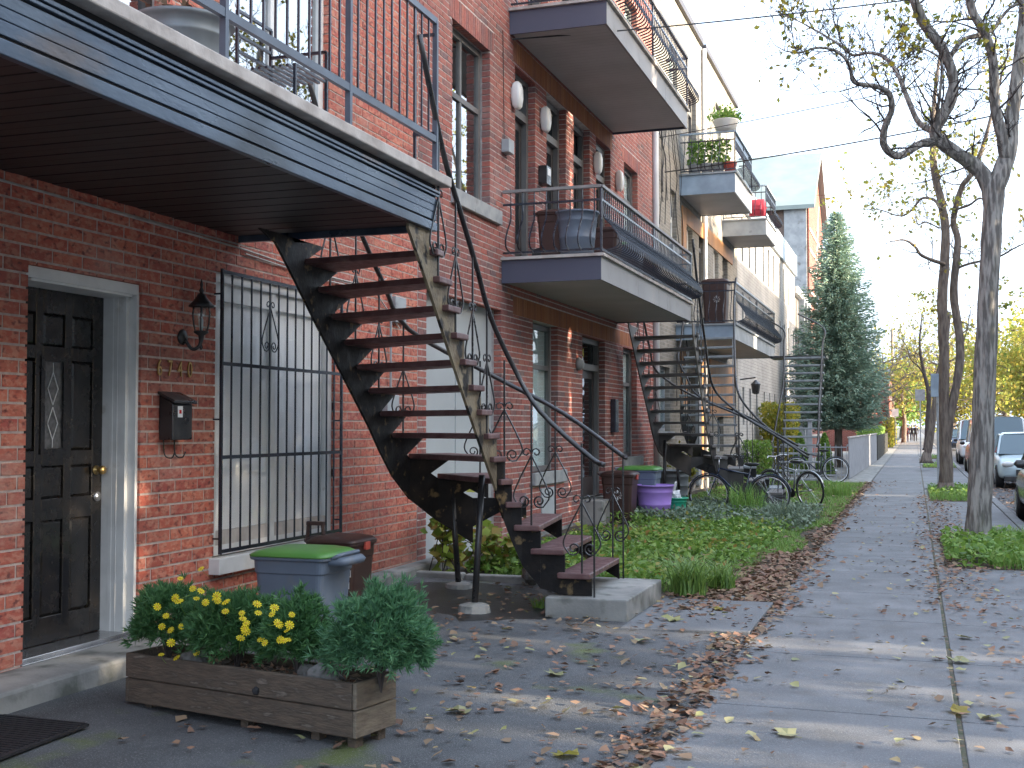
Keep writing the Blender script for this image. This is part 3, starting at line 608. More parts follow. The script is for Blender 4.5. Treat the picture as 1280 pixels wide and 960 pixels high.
def bdoor(ya, yb, za, zb, tr=None, X=XF, par=None, fm=None):
    par = par or HB; m = MB(); x = X - .17; fw = .08
    m.box(x, X - .1, ya, ya + fw, za, zb).box(x, X - .1, yb - fw, yb, za, zb).box(x, X - .101, ya + fw, yb - fw, zb - fw, zb)
    tr = tr or zb - .42; m.box(x, X - .099, ya + fw, yb - fw, tr - .05, tr + .05)
    f = m.build('door', fm or greyfr, par)
    MB().box(x - .02, x - .012, ya + fw, yb - fw, tr + .05, zb - fw).build('transom_pane', glassd, f)
    d = MB(); d.box(x - .05, x - .01, ya + fw, yb - fw, za, tr - .05); d.box(x - .01, x, ya + fw, ya + fw + .1, za, tr - .05).box(x - .01, x, yb - fw - .1, yb - fw, za, tr - .05).box(x - .01, x - .001, ya + fw + .1, yb - fw - .1, za, za + .3).box(x - .01, x - .001, ya + fw + .1, yb - fw - .1, tr - .17, tr - .05)
    d.build('door_leaf', brownfr, f); MB().box(x - .009, x - .005, ya + fw + .1, yb - fw - .1, za + .3, tr - .17).build('pane', glassd, f)
    MB().lathe([(.02, 0), (.01, .01), (.025, .04), (.002, .06)], (x, ya + fw + .05, za + 1), 8, 'X').build('door_handle', brass, f)
    MB().box(X - .30, X - .27, ya - .04, yb + .04, za - .04, zb + .04).build('dark_room', darkroom, f)  # unlit room painted as a near-black panel
for a, b in ((14.08, 14.92), (15.43, 16.38), (16.8, 17.72), (18.11, 19.05)): bdoor(a, b, 3.64, 6.13, 5.62)
for a, b in ((14.6, 15.5), (16.2, 17.3), (18.1, 19.0)): bdoor(a, b, 6.8, 9.0)
bdoor(17.27, 18.64, .45, 2.93, 2.48)
MB().box(XF - .2, XF + .35, 17.1, 18.8, 0, .45).build('doorstep', concrete, HB, bevel=.02)
me = text_mesh('6744', .2, .003, yellowsign); o = bpy.data.objects.new('transom_lettering', me); S.collection.objects.link(o); o.parent = HB
o.location = Vector((XF - .168, 17.72, 2.69)) - wloc(HB); o.rotation_euler = (radians(90), 0, radians(90)); o.scale = (1.2, 1, 1)
for a, b in ((15.15, 15.75), (20.2, 20.85)): MB().box(XF, XF + .02, a, b, .33, .72).build('basement_vent_cover', stucco, HB)
MB().box(XF - .15, XF + .02, 13.8, 22.3, -.05, .14).build('foundation_strip', concrete, HB)
MB().tube([(XF + .05, 22.46, .1), (XF + .05, 22.46, 6.7), (XF + .05, 22.46, 7.35), (XF + .02, 22.4, 7.5)], .06, 10).build('downpipe', whitep, HB, smooth=True)
MB().box(XF, XF + .1, 13.55, 13.75, 4.9, 5.06).build('alarm_box', greytrim, HB, bevel=.006); MB().tube([(XF + .02, 13.6, 5.06), (XF + .02, 13.55, 6.4)], .006, 4).build('wall_cable', wirem, HB)
MB().box(XF, XF + .09, 19.0, 19.22, 1.45, 2.0).build('meter_box', ironb, HB, bevel=.01)
MB().lathe([(.09, 0), (.10, .03), (.06, .09), (.01, .11)], (XF, 16.98, 2.48), 14, 'X').build('porch_light', greytrim, HB, smooth=True)
bl0 = None
for i, (yy, zz) in enumerate(((13.98, 5.72), (15.2, 5.72), (18.0, 5.72), (19.45, 5.72), (13.9, 8.8))):
    MB().lathe([(.10, 0), (.11, .02), (.10, .05), (.07, .09), (.01, .11)], (0, 0, 0), 12, 'X') if False else None
    q = MB(); q.loft([(-.19, .02, .05, .015), (-.15, .05, .075, .03), (-.05, .065, .09, .04), (.06, .065, .085, .04), (.13, .05, .06, .03), (.16, .02, .03, .01)], (XF + .06, yy, zz), 5)
    o = q.build('wall_lamp', frost, None, smooth=True, loc=(XF, yy, zz))
    tag(o, ['white oval wall lamp left of the first upper door, beside the tall window', 'white oval wall lamp between the first and second upper doors', 'white oval wall lamp between the third and fourth upper doors',
            'white oval wall lamp right of the fourth upper door, nearest the plain window', 'white oval wall lamp on the top floor wall'][i], 'wall lamp', 'oval wall lamps on the red brick house')

# ---- house C (tan brick, downpipes)
HC = thing('tan_brick_house', 'tan brick house with grey upper wall, white downpipe and worn pale balconies', 'house', (XF, 28.2, 0), 'brick row houses')
opsC = [(24.15, 24.85, 5.3, 6.5), (25.9, 26.75, 3.75, 6.0), (27.6, 28.5, 3.75, 6.2), (29.75, 30.5, 3.75, 6.0), (31.2, 32.1, 3.75, 6.1), (22.75, 24.0, 1.45, 2.75), (26.1, 27.0, .3, 2.75), (28.0, 28.9, .3, 2.75), (30.2, 31.2, .9, 2.7), (24.1, 25.0, 8.2, 9.6), (26.3, 27.3, 7.0, 9.2), (30.2, 31.1, 8.4, 9.9)]
backing(HC, 'lower_wall', XF, 22.52, 33.9, -.1, 7.3, opsC, tan_brick, 0); backing(HC, 'upper_wall', XF, 22.52, 33.9, 7.302, 10.65, opsC, grey_stone, 0)
block(HC, -13, XF - .34, 22.5, 33.9, 10.65, tan_brick)
MB().box(XF - .3, XF + .08, 22.5, 28.0, 10.65, 10.8).box(XF - .3, XF + .08, 28.3, 33.9, 10.65, 10.78).build('parapet_coping', brownfr, HC)
for i, o_ in enumerate(opsC):
    if o_[2] in (5.3, 1.45, 8.2, 8.4, .9): window(HC, XF, *o_, .1, greytrim if i else whitem, .07, (), ((o_[2] + o_[3]) / 2,), curtain if i % 2 else None, glass)
    elif i in (1, 3): window(HC, XF, *o_, .1, whitem, .12, (), (o_[2] + 1.0,), curtain, glass, 'door')
    else: bdoor(*o_, X=XF, par=HC)
for a, b, c, d in ((24.0, 25.0, 5.15, 5.3), (22.6, 24.15, 1.3, 1.45), (24.0, 25.1, 8.05, 8.2)): MB().box(XF, XF + .07, a, b, c, d).build('window_sill', greytrim, HC)
MB().box(XF, XF + .03, 25.2, 25.85, 2.0, 3.2).box(XF, XF + .03, 27.05, 27.95, .3, 3.2).box(XF, XF + .031, 28.95, 33, 1.8, 3.2).build('stained_board', orangewood, HC)
MB().box(XF, XF + .03, 25.4, 25.85, 5.0, 6.35).box(XF, XF + .031, 25.86, 32.9, 6.02, 6.38).build('stained_board', orangewood, HC)
MB().tube([(XF + .06, 28.1, .1), (XF + .06, 28.1, 10.6)], .055, 8).build('downpipe', whitep, HC, smooth=True)
MB().box(XF, XF + .07, 27.0, 27.4, .2, 3.2).build('white_pilaster', greytrim, HC)
m = MB(); rnd = random.Random(3)
for i in range(9):
    y_, z_ = 22.9 + rnd.random() * 1.6, 7.6 + rnd.random() * .6; P = [(XF + .03, y_, z_)]
    for j in range(5): y_ += rnd.uniform(-.25, .35); z_ -= rnd.uniform(.2, .7); P.append((XF + .03 + rnd.random() * .05, y_, z_))
    m.tube(crom(P, 4), .009, 4)
m.build('service_cables', wirem, HC)
# ---- building D, E, church and far houses
HD = thing('pale_brick_building', 'long pale brick building with narrow slit windows beyond the tan house', 'building', (XF, 42.5, 0))
opsD = [(33.95 + .9 + i * 1.55 + (i // 3) * .5, 33.95 + 1.3 + i * 1.55 + (i // 3) * .5, z0_, z1_) for i in range(10) for z0_, z1_ in ((6.4, 7.7), (4.2, 5.5), (1.6, 2.7))]
backing(HD, 'wall', XF, 33.95, 51.2, -.1, 7.9, opsD, white_brick, 0); block(HD, -14, XF - .34, 33.95, 51.2, 8.6, white_brick)
MB().box(XF - .3, XF + .10, 33.95, 51.25, 7.9, 8.75).build('parapet', bluetrim, HD)
for o_ in opsD:
    f = MB().box(XF - .2, XF - .15, o_[0], o_[1], o_[2], o_[3]).build('window', greyfr, HD); MB().box(XF - .149, XF - .145, o_[0] + .04, o_[1] - .04, o_[2] + .04, o_[3] - .04).build('pane', carglass, f)
HE = thing('dark_stone_building', 'low dark grey stone building with white roof edge before the church', 'building', (XF, 54.5, 0))
backing(HE, 'wall', XF - .1, 51.25, 58, -.1, 7.2, [(52 + i * 1.5, 52.7 + i * 1.5, a, b) for i in range(4) for a, b in ((1, 2.6), (4, 5.8))], darkst, 0); block(HE, -14, XF - .44, 51.25, 58, 7.2, darkst)
MB().box(XF - .4, XF + .12, 51.25, 58.05, 7.2, 7.5).build('roof_edge', whitem, HE)
for i in range(4):
    for a, b in ((1, 2.6), (4, 5.8)): window(HE, XF - .1, 52 + i * 1.5, 52.7 + i * 1.5, a, b, .1, whitem, .08, (), (), None, glass)
for i in range(3): MB().box(XF, XF + .25, 52.9 + i * 1.5, 53.1 + i * 1.5, 0, 7.1).build('pilaster', greytrim, HE)
HF = thing('gabled_church', 'tall brown brick church with pale green pitched roof and red striped gable', 'church', (-9, 62.5, 0))
MB().box(-16, XF - .02, 58.1, 67.3, 0, 12.2).build('wall', brown_tex, HF)
MB().add([(XF - .01, 58.1, 0), (XF + .05, 58.1, 0), (XF + .05, 67.3, 0), (XF - .01, 67.3, 0), (XF - .01, 58.1, 12.2), (XF + .05, 58.1, 12.2), (XF + .05, 67.3, 12.2), (XF - .01, 67.3, 12.2), (XF - .01, 62.7, 15.3), (XF + .05, 62.7, 15.3)],
         [(1, 2, 6, 9, 5), (0, 4, 8, 7, 3), (0, 1, 5, 4), (2, 3, 7, 6), (4, 5, 9, 8), (8, 9, 6, 7)]).build('gable_front', red_tex, HF)
m = MB()
for i in range(9): m.bar((XF + .07, 59.0 + i * .5, 2 + i * 1.2), (XF + .07, 60.3 + i * .5, 4.4 + i * 1.1), .04, .18)
for z in range(1, 12): m.box(XF + .055, XF + .085, 58.3, 67.1, z, z + .16)
m.build('stripe_course', lipm, HF)
MB().add([(-16.3, 57.7, 11.95), (XF + .35, 57.7, 11.95), (XF + .35, 62.7, 15.5), (-16.3, 62.7, 15.5), (-16.3, 57.7, 12.15), (XF + .35, 57.7, 12.15), (XF + .35, 62.7, 15.7), (-16.3, 62.7, 15.7)],
         [(0, 3, 2, 1), (4, 5, 6, 7), (0, 1, 5, 4), (1, 2, 6, 5), (2, 3, 7, 6), (3, 0, 4, 7)]).build('roof_slope', roofm, HF)
MB().add([(-16.3, 67.7, 11.95), (XF + .35, 67.7, 11.95), (XF + .35, 62.7, 15.5), (-16.3, 62.7, 15.5), (-16.3, 67.7, 12.15), (XF + .35, 67.7, 12.15), (XF + .35, 62.7, 15.7), (-16.3, 62.7, 15.7)],
         [(0, 1, 2, 3), (4, 7, 6, 5), (0, 4, 5, 1), (1, 5, 6, 2), (2, 6, 7, 3), (3, 7, 4, 0)]).build('roof_slope', roofm, HF)
MB().box(XF - 1.1, XF - .05, 57.95, 58.08, 2, 12.0).build('grey_side_panel', greytrim, HF); MB().box(XF + .06, XF + .1, 61.8, 63.6, 3, 9).build('tall_window', carglass, HF)
def farhouse(name, lab, X, y0, y1, h, mat, side='L', n=5):
    H = thing(name, lab, 'house', (X, (y0 + y1) / 2, 0)); x0, x1 = (X - 8, X) if side == 'L' else (X, X + 9)
    MB().box(x0, x1, y0, y1, -.1, h).build('wall', mat, H); MB().box(x0 - .1, x1 + .1, y0 - .1, y1 + .1, h, h + .25).build('roof_edge', greytrim, H)
    s = 1 if side == 'L' else -1; xs = x1 if side == 'L' else x0
    st_ = (y1 - y0) / n
    for i in range(n):
        for z in np.arange(1.0, h - 1.3, 2.9):
            a = y0 + st_ * (i + .3); f = MB().box(min(xs, xs + s * .05), max(xs, xs + s * .05), a, a + st_ * .35, z, z + 1.5).build('window', whitem, H)
            MB().box(min(xs + s * .051, xs + s * .056), max(xs + s * .051, xs + s * .056), a + .07, a + st_ * .35 - .07, z + .07, z + 1.43).build('pane', carglass, f)
    f = MB().box(x0 + 4.6, x0 + 5.8, y0 - .05, y0, 1, 2.5).build('window', whitem, H); MB().box(x0 + 4.7, x0 + 5.7, y0 - .056, y0 - .051, 1.1, 2.4).build('pane', carglass, f)
    return H
farhouse('far_brick_house', 'low far red brick house seen under the spruce, nearest of the far left row', -3.4, 76, 92, 3.6, red_tex)
farhouse('far_brick_house', 'taller narrow orange brick house at the far end of the left row', -2.0, 106, 128, 6.2, red_tex)
farhouse('far_brick_house', 'far red brick house between the low brick house and the tall narrow one', -3.0, 93, 105.5, 4.2, brick_far)
# houses across the street (they shade the road; the gaps between them let the low sun through)
for i, (a, b, h) in enumerate(((-40, -16, 13.5), (-15.6, 5.55, 14.0), (8.9, 16.5, 13.8), (16.95, 27.7, 13.2), (28.25, 48, 11.0), (48.6, 70, 10.5))):
    farhouse('opposite_house', 'brick row house across the street, ' + ['farthest behind the viewer', 'behind the viewer beside the tree gap', 'short one past the tree gap', 'between two narrow passages', 'long one past the second passage', 'last of the row'][i], 16.5, a, b, h, pale_brick if i != 3 else red_tex, 'R', 6)
# ------------------------------------------------------------ balcony A (steel blue fascia, dark soffit)
BA = thing('balcony', 'steel blue and black balcony with straight bars above the black panelled door', 'balcony', (XF, 5, 2.92), 'balconies on the row houses')
bx, by0, by1 = -3.16, 1.6, 7.66
for i in range(60):
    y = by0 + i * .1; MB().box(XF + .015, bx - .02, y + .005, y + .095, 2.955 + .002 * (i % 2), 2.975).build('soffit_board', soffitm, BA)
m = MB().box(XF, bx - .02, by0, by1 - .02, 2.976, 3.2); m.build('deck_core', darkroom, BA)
MB().box(bx - .03, bx + .006, by0, by1, 2.915, 2.975).box(XF, bx - .03, by1 - .03, by1 + .006, 2.915, 2.975).build('lower_trim', bluem, BA, bevel=.004)
for i, (a, b, d) in enumerate(((2.99, 3.045, 0), (3.048, 3.095, 0), (3.098, 3.15, .0), (3.158, 3.175, .012), (3.18, 3.2, .02))):
    MB().box(bx - .03, bx + d, by0, by1 + d, a, b).box(XF, bx - .03, by1 - .03, by1 + d, a, b).build('fascia_board', bluem, BA, bevel=.003)
MB().box(bx - .05, bx - .01, by0, by1 - .01, 2.97, 3.24).build('shadow_gap', darkroom, BA)  # near-black strip puts the shade under the lip into the colour
MB().box(XF, bx + .075, by0, by1 + .10, 3.24, 3.31).build('stone_lip', lipm, BA, bevel=.008)
rl = MB().bar((bx, by0, 3.56), (bx, by1 - .02, 3.56), .03, .045).bar((bx, by0, 4.40), (bx, by1 - .02, 4.40), .03, .045)
rlo = rl.build('rail', ironrail, BA)
MB().bar((bx - .16, by0, 4.55), (bx - .16, by1 - .0, 4.55), .05, .015).bar((bx - .16, by1 - .02, 4.55), (bx - .16, by1 - .02, 3.31), .02).bar((bx, by1 - .05, 4.42), (bx - .16, by1 - .05, 4.52), .02).bar((bx, by1 - .05, 3.6), (bx - .16, by1 - .05, 3.6), .02).bar((bx, by1 - .05, 4.3), (bx - .16, by1 - .05, 4.3), .02).build('hand_rail', ironb, BA)
y = by1 - .03; i = 0
while y > by0:
    if i % 11 == 0: MB().bar((bx, y, 3.31), (bx, y, 4.40), .035, .03).build('post', ironrail, rlo)
    else: MB().bar((bx, y, 3.57), (bx, y, 4.39), .012).build('baluster', ironb, rlo)
    y -= .122; i += 1
# ------------------------------------------------------------ curved-rail balconies
def belly(h):
    P = crom([(0, 0, h), (0, 0, h * .72), (.10, 0, h * .52), (.19, 0, h * .30), (.17, 0, h * .14), (.03, 0, .045)], 4)
    m = MB()
    for i in range(len(P) - 1): m.bar(P[i], P[i + 1], .014, .016)
    return m
def balcony(label, X, y0, y1, zb, zt, rh, fmat, emat, group='balconies on the row houses', iron=ironb, top=railtop, sp=.105, sof=soffitg, bell=True, lip=.04, name='balcony', endfar=True):
    T = thing(name, label, 'balcony', (XF, (y0 + y1) / 2, zb), group)
    n = int((y1 - y0) / .12)
    q = MB()
    for i in range(n): q.box(XF + .02, X - .03, y0 + i * .12 + .004, y0 + (i + 1) * .12 - .004, zb + .015, zb + .03)
    tag(q.build('soffit_boards', sof, T), kind='stuff')
    MB().box(XF + .01, X - .03, y0 + .03, y1 - .03, zb + .031, zt - .005).build('deck', concrete, T)
    k = max(1, round((y1 - y0) / 2.0))
    for i in range(k): MB().box(X - .03, X, y0 + (y1 - y0) * i / k + .003, y0 + (y1 - y0) * (i + 1) / k - .003, zb, zt).build('fascia_panel', fmat, T)
    MB().box(XF, X - .003, y0, y0 + .03, zb, zt - .001).build('end_panel', emat, T); MB().box(XF, X - .031, y1 - .03, y1 - .001, zb, zt - .002).build('end_panel', emat, T)
    MB().box(XF, X + lip, y0 - lip, y1 + lip, zt, zt + .035).build('deck_edge', lipm if fmat is fascB else greytrim, T)
    d = zt + .035; R = MB()
    for (p, q_) in (((XF + .02, y0), (X, y0)), ((X, y0), (X, y1)), ((X, y1), (XF + .9, y1))):
        R.bar((*p, d + rh), (*q_, d + rh), .055, .035)
    R.build('top_rail', top, T)
    r = MB()
    for (p, q_) in (((XF + .02, y0), (X, y0)), ((X, y0), (X, y1)), ((X, y1), (XF + .9, y1))):
        for h in (.05, rh * .8): r.bar((*p, d + h), (*q_, d + h), .02, .025)
    for p in ((X, y0), (X, y1), (X, (y0 + y1) / 2)): r.bar((*p, d), (*p, d + rh), .025)
    ro = r.build('rail_frame', iron, T)
    me = (belly(rh * .8) if bell else MB().bar((0, 0, .05), (0, 0, rh * .8), .014)).mesh('baluster', iron); short = MB().bar((0, 0, rh * .8), (0, 0, rh), .01).mesh('short_picket', iron)
    y = y0 + sp
    while y < y1 - .03:
        shared('baluster', me, ro, (X + .005, y, d)); shared('short_picket', short, ro, (X, y, d)); y += sp
    x = XF + .12
    while x < X - .05:
        shared('baluster', me, ro, (x, y0 - .005, d), -pi / 2); shared('short_picket', short, ro, (x, y0, d), 0); x += .15
    return T
balcony('grey balcony with bulging black bars on the second floor, bins standing on it', -3.49, 13.56, 19.5, 3.29, 3.57, .80, fascB, fascN)
balcony('grey balcony with bulging bars on the top floor of the mottled brick house', -3.49, 13.86, 19.25, 6.45, 6.74, .85, fascB, fascN)
balcony('pale blue balcony with flower bowl on its rail, highest on the tan brick house', -3.55, 25.2, 27.9, 6.53, 6.95, .85, whitem, bluetrim, top=bluetrim)
balcony('pale balcony with red cushion, farther of the two high ones on the tan house', -3.6, 31.2, 33.4, 6.55, 6.95, .85, greytrim, greytrim, top=bluetrim)
balcony('worn pale balcony with bulging black bars on the second floor of the tan house', -3.5, 24.7, 32.0, 3.36, 3.66, .85, greytrim, bluetrim, top=ironb, sp=.15)

# ------------------------------------------------------------ staircases
def strip(m, a, b, za0, za1, zb0, zb1, th):
    za0, zb0 = max(za0, .203 if za1 < 1.2 else 0), max(zb0, .203 if za1 < 1.2 else 0)
    """upright plate piece between plan points a and b, z range za0..za1 at a and zb0..zb1 at b"""
    d = Vector((b[0] - a[0], b[1] - a[1], 0))
    if d.length < 1e-4: return
    n = Vector((-d.y, d.x, 0)).normalized() * th / 2; P = [(a, za0), (b, zb0), (b, zb1), (a, za1)]
    m.add([(p[0] + n.x, p[1] + n.y, z) for p, z in P] + [(p[0] - n.x, p[1] - n.y, z) for p, z in P], [(0, 1, 2, 3), (7, 6, 5, 4), (0, 4, 5, 1), (1, 5, 6, 2), (2, 6, 7, 3), (3, 7, 4, 0)])
def backpt(P, k, d):
    """point on polyline P at arc length d behind (above) step k"""
    a = Vector(P[k]); i = k
    while i + 1 < len(P):
        b = Vector(P[i + 1]); l = (b - a).length
        if l >= d and l > 1e-6: q = a.lerp(b, d / l); return (q.x, q.y)
        d -= l; a = b; i += 1
    u = (Vector(P[-1]) - Vector(P[-2])).normalized(); q = a + u * d; return (q.x, q.y)
def plate(m, P, Z, tt, depth, th, k0, k1, rise, teeth, bd=.2, cap=9):
    for k in range(k0, k1):
        a, b = P[k], P[k + 1]
        if teeth:      # sloping band with triangular brackets carrying the treads
            run = max(.05, (Vector(b) - Vector(a)).length); q = bd if run > .2 else bd * .8
            r = backpt(P, k, q); r2 = backpt(P, k + 1, q); zt = Z[k] - tt; e0, e1 = max(0, 8 - k) * .028, max(0, 7 - k) * .028
            strip(m, r, r2, min(cap, zt - depth - e0), min(cap, zt), min(cap, zt + rise - depth - e1), min(cap, zt + rise), th)
            w = max(.08, q - run); strip(m, a, r, min(cap - .002, zt - .003), min(cap, zt), min(cap, max(zt - depth * .97, zt - rise * q / w)), min(cap, zt), th * .8)
        else: strip(m, a, b, min(cap, Z[k] - depth), min(cap, Z[k] - tt), min(cap, Z[k] + rise - depth), min(cap, Z[k] - tt), th)
def stair(label, steps, posts=(), mats=(treadm, wornp_dapple, wornp_sunlit, blackp), loc=None, depth=.34, rh=.92, tail=((.35, 0, -.2)), over=.07, orn=True, top_ext=((0, -.6, .56)), name='staircase', open_front=True, every=2, tt=.045, td=.27, od=.28, extra=(), cap=9, bdep=.26):
    tm, om, im, rm = mats; n = len(steps)
    T = thing(name, label, 'staircase', loc or (steps[0][0][0], steps[0][0][1], 0), 'outdoor iron staircases')
    ext = lambda a, b: (2 * a[0] - b[0], 2 * a[1] - b[1])
    I = [s[0] for s in steps]; O = [s[1] for s in steps]; Z = [s[2] for s in steps]; rise = Z[1] - Z[0]; ne = len(extra)
    for q in extra: I.append(q[0]); O.append(q[1]); Z.append(Z[-1] + rise)
    I.append(ext(I[-1], I[-2])); O.append(ext(O[-1], O[-2]))
    for k in range(n):
        c_, d_ = backpt(O, k, od if k > 3 else td), backpt(I, k, min(td, max(.12, .9 * (Vector(I[min(k + 2, n)]) - Vector(I[k])).length)))
        a, b, c, d = map(lambda p: Vector((*p, 0)), (I[k], O[k], c_, d_))
        u = (a - b).normalized(); u2 = (d - c).normalized()
        A = a + u * over; B = b - u * .02; Cc = c - u2 * .02; Dd = d + u2 * over
        MB().prism([(A.x, A.y), (B.x, B.y), (Cc.x, Cc.y), (Dd.x, Dd.y)][::1], Z[k] - tt, Z[k]).build('tread', tm, T, bevel=.008)
    m = MB(); plate(m, O, Z, tt, bdep, .02, 3, n + ne, rise, True, od, cap); plate(m, O, Z, tt, min(.24, depth), .018, 0, min(5, n), rise, False); m.build('stringer', om, T)
    m = MB(); plate(m, I, Z, tt, depth * 1.1, .02, 0, 6, rise, False); m.build('stringer', om, T)
    m = MB(); plate(m, I, Z, tt, depth, .022, 6, n + ne, rise, False, .2, cap); m.build('stringer', im, T)
    for side, Pp, Q in ((0, I, O), (1, O, I)):
        R = []
        for k in range(n):
            a = Vector((*(Pp[k] if k < 5 else backpt(Pp, k, .17)), 0)); q = Vector((*(Q[k] if k < 5 else backpt(Q, k, .17)), 0)); u = (a - q).normalized(); p = a + u * (over - .02); R.append(Vector((p.x, p.y, Z[k] + rh)))
        t0 = Vector(tail); first = R[0] + t0 if side == 0 else R[0] + Vector((t0.x * .5, t0.y, t0.z * .4)); 
        topv = R[-1] + Vector(top_ext)
        pts = crom([first] + R[::2] + [topv], 4)
        ro = MB().tube(pts, .021, 8).build('hand_rail', rm, T, smooth=True)
        for k in range(0, n, every):
            nx = Vector((*Pp[k + 1], 0)) - Vector((*Pp[k], 0)); t = nx.normalized() if nx.length > .02 else Vector((0, 1, 0))
            p = R[k] + t * .07; b_ = MB().bar((p.x, p.y, Z[k] - .03), (p.x, p.y, Z[k] + rh + .04 + (.07 if nx.length > .1 else .0)), .013)
            if k == 0: b_.bar((p.x - t.x * .1, p.y - t.y * .1, Z[0] - rise), (p.x - t.x * .1, p.y - t.y * .1, Z[0] + rh - .03), .013)
            bo = b_.build('baluster', rm, ro)
            if orn: sm = MB(); scroll(sm, (p.x, p.y, Z[k] + .14), .42, (t.x, t.y), .0075, n=4); sm.build('scroll', rm, ro)
    for (x, y, zt, dx, dy) in posts:
        MB().tube([(x, y, .05), (x + dx, y + dy, zt)], .028, 8).build('support_post', rm, T, smooth=True)
        MB().lathe([(.13, -.03), (.14, .03), (.12, .10), (.07, .115), (.01, .12)], (x, y, .02), 14).build('concrete_footing', concrete, T)
    return T
zz = lambda k: .2 + .185 * k
IA = [(-2.44, 9.16), (-2.66, 9.15), (-2.86, 9.14), (-3.02, 9.14), (-3.10, 9.12), (-3.16, 9.08), (-3.19, 8.98), (-3.20, 8.82), (-3.20, 8.64), (-3.20, 8.46), (-3.20, 8.28), (-3.20, 8.11), (-3.20, 7.94), (-3.20, 7.77)]
OA = [(-2.49, 10.28), (-2.75, 10.32), (-3.04, 10.36), (-3.38, 10.36), (-3.72, 10.27), (-4.00, 10.06), (-4.17, 9.80), (-4.24, 9.56), (-4.25, 9.34), (-4.25, 9.12), (-4.25, 8.90), (-4.25, 8.68), (-4.25, 8.46), (-4.25, 8.25)]
stair('curved black staircase with oxblood treads, nearest, under the steel blue balcony', [(IA[k], OA[k], zz(k + 1)) for k in range(14)],
      posts=((-3.94, 10.10, 1.0, -.05, -.06), (-3.36, 8.95, 1.15, -.0, .18)), loc=(-3.2, 9.2, 0), tail=(.12, -.02, -.06), top_ext=(0, -.25, .5), depth=.46, od=.50, extra=(((-3.20, 7.60), (-4.25, 8.04)), ((-3.20, 7.42), (-4.25, 7.82))), cap=2.914, bdep=.27)
pad = MB().prism([(-2.79, 9.02), (-2.13, 9.06), (-2.13, 10.38), (-2.79, 10.38)], -.02, .2).build('concrete_pad', concrete, None, bevel=.012, loc=(-2.45, 9.7, 0)); tag(pad, 'worn concrete block under the bottom step of the nearest staircase', 'concrete block')
# second staircase (house B)
ob = lambda p, k: (p[0] - .22 + (.12 * (4 - k) if k < 4 else 0), p[1] + 11.82)
k2 = lambda k: .2 + .205 * k
brownsteel = M('brown_grey_steel', (.075, .065, .06), (.05, .045, .042), rough=.5, scale=5); brownsteel2 = M('pale_brown_steel', (.19, .165, .135), (.13, .115, .10), rough=.5, scale=5)
greytread = M('grey_brown_tread', (.16, .15, .14), (.11, .10, .095), rough=.6, scale=6)
stair('curved grey-brown staircase down from the grey second floor balcony', [(ob(IA[k], k), ob(OA[k], k), k2(k + 1)) for k in range(14)],
      posts=((-4.15, 21.95, 1.1, -.05, -.06), (-4.3, 21.2, 1.3, 0, .1)), mats=(greytread, brownsteel, brownsteel2, blackp), loc=(-3.4, 21, 0), tail=(.45, -.02, -.32), top_ext=(0, -.35, .6), orn=True, depth=.42, od=.50, bdep=.22, cap=3.28, extra=(((-3.42, 19.42), (-4.47, 19.86)),))
# third staircase (house C near): climbs away from the viewer
palet = M('pale_grey_tread', (.30, .33, .34), (.22, .24, .25), rough=.55, scale=6)
def lerp(a, b, t): return a + (b - a) * t
IC, OC = [], []
for k in range(16):
    t = k / 15
    if k < 4: IC.append((-2.35 - .24 * k, 22.6 + .02 * k)); OC.append((-2.45 - .3 * k, 23.65 - .02 * k))
    else:
        s = (k - 4) / 11; IC.append((-3.15 - .38 * s ** .7, 22.62 + 1.95 * s)); OC.append((lerp(-3.95, -4.5, min(1, s * 2.2)), lerp(23.2, 24.62, s)))
stair('pale-treaded staircase to the near end of the tan house balcony', [(IC[k], OC[k], .2 + .20 * (k + 1)) for k in range(16)],
      mats=(palet, blackp, greytrim, blackp), loc=(-3.4, 23, 0), depth=.34, bdep=.30, tail=(.5, 0, -.3), top_ext=(0, .3, .35), orn=False, over=.05)
# fourth staircase: bottom toward viewer, top under the far end of the same balcony
ID, OD = [], []
for k in range(16):
    s = k / 15; ID.append((-2.18 - .02 * sin(s * 3), lerp(28.7, 30.9, s))); OD.append((-3.15 + .12 * sin(s * 3), lerp(28.6, 30.95, s)))
stair('narrow staircase of pale treads and black rails, farthest along the row', [(ID[k], OD[k], .12 + .20 * (k + 1)) for k in range(16)],
      mats=(palet, blackp, blackp, blackp), loc=(-2.7, 29, 0), depth=.36, bdep=.34, od=.34, tail=(0, -.35, -.15), top_ext=(-.7, .6, .25), orn=False, over=.05)
m = MB().box(-3.5, -2.1, 31.0, 31.9, 3.3, 3.36); tag(m.build('stair_landing', blackp, None, loc=(-2.8, 31.4, 3.3)), 'black landing plate joining the farthest staircase to the tan house balcony', 'landing')

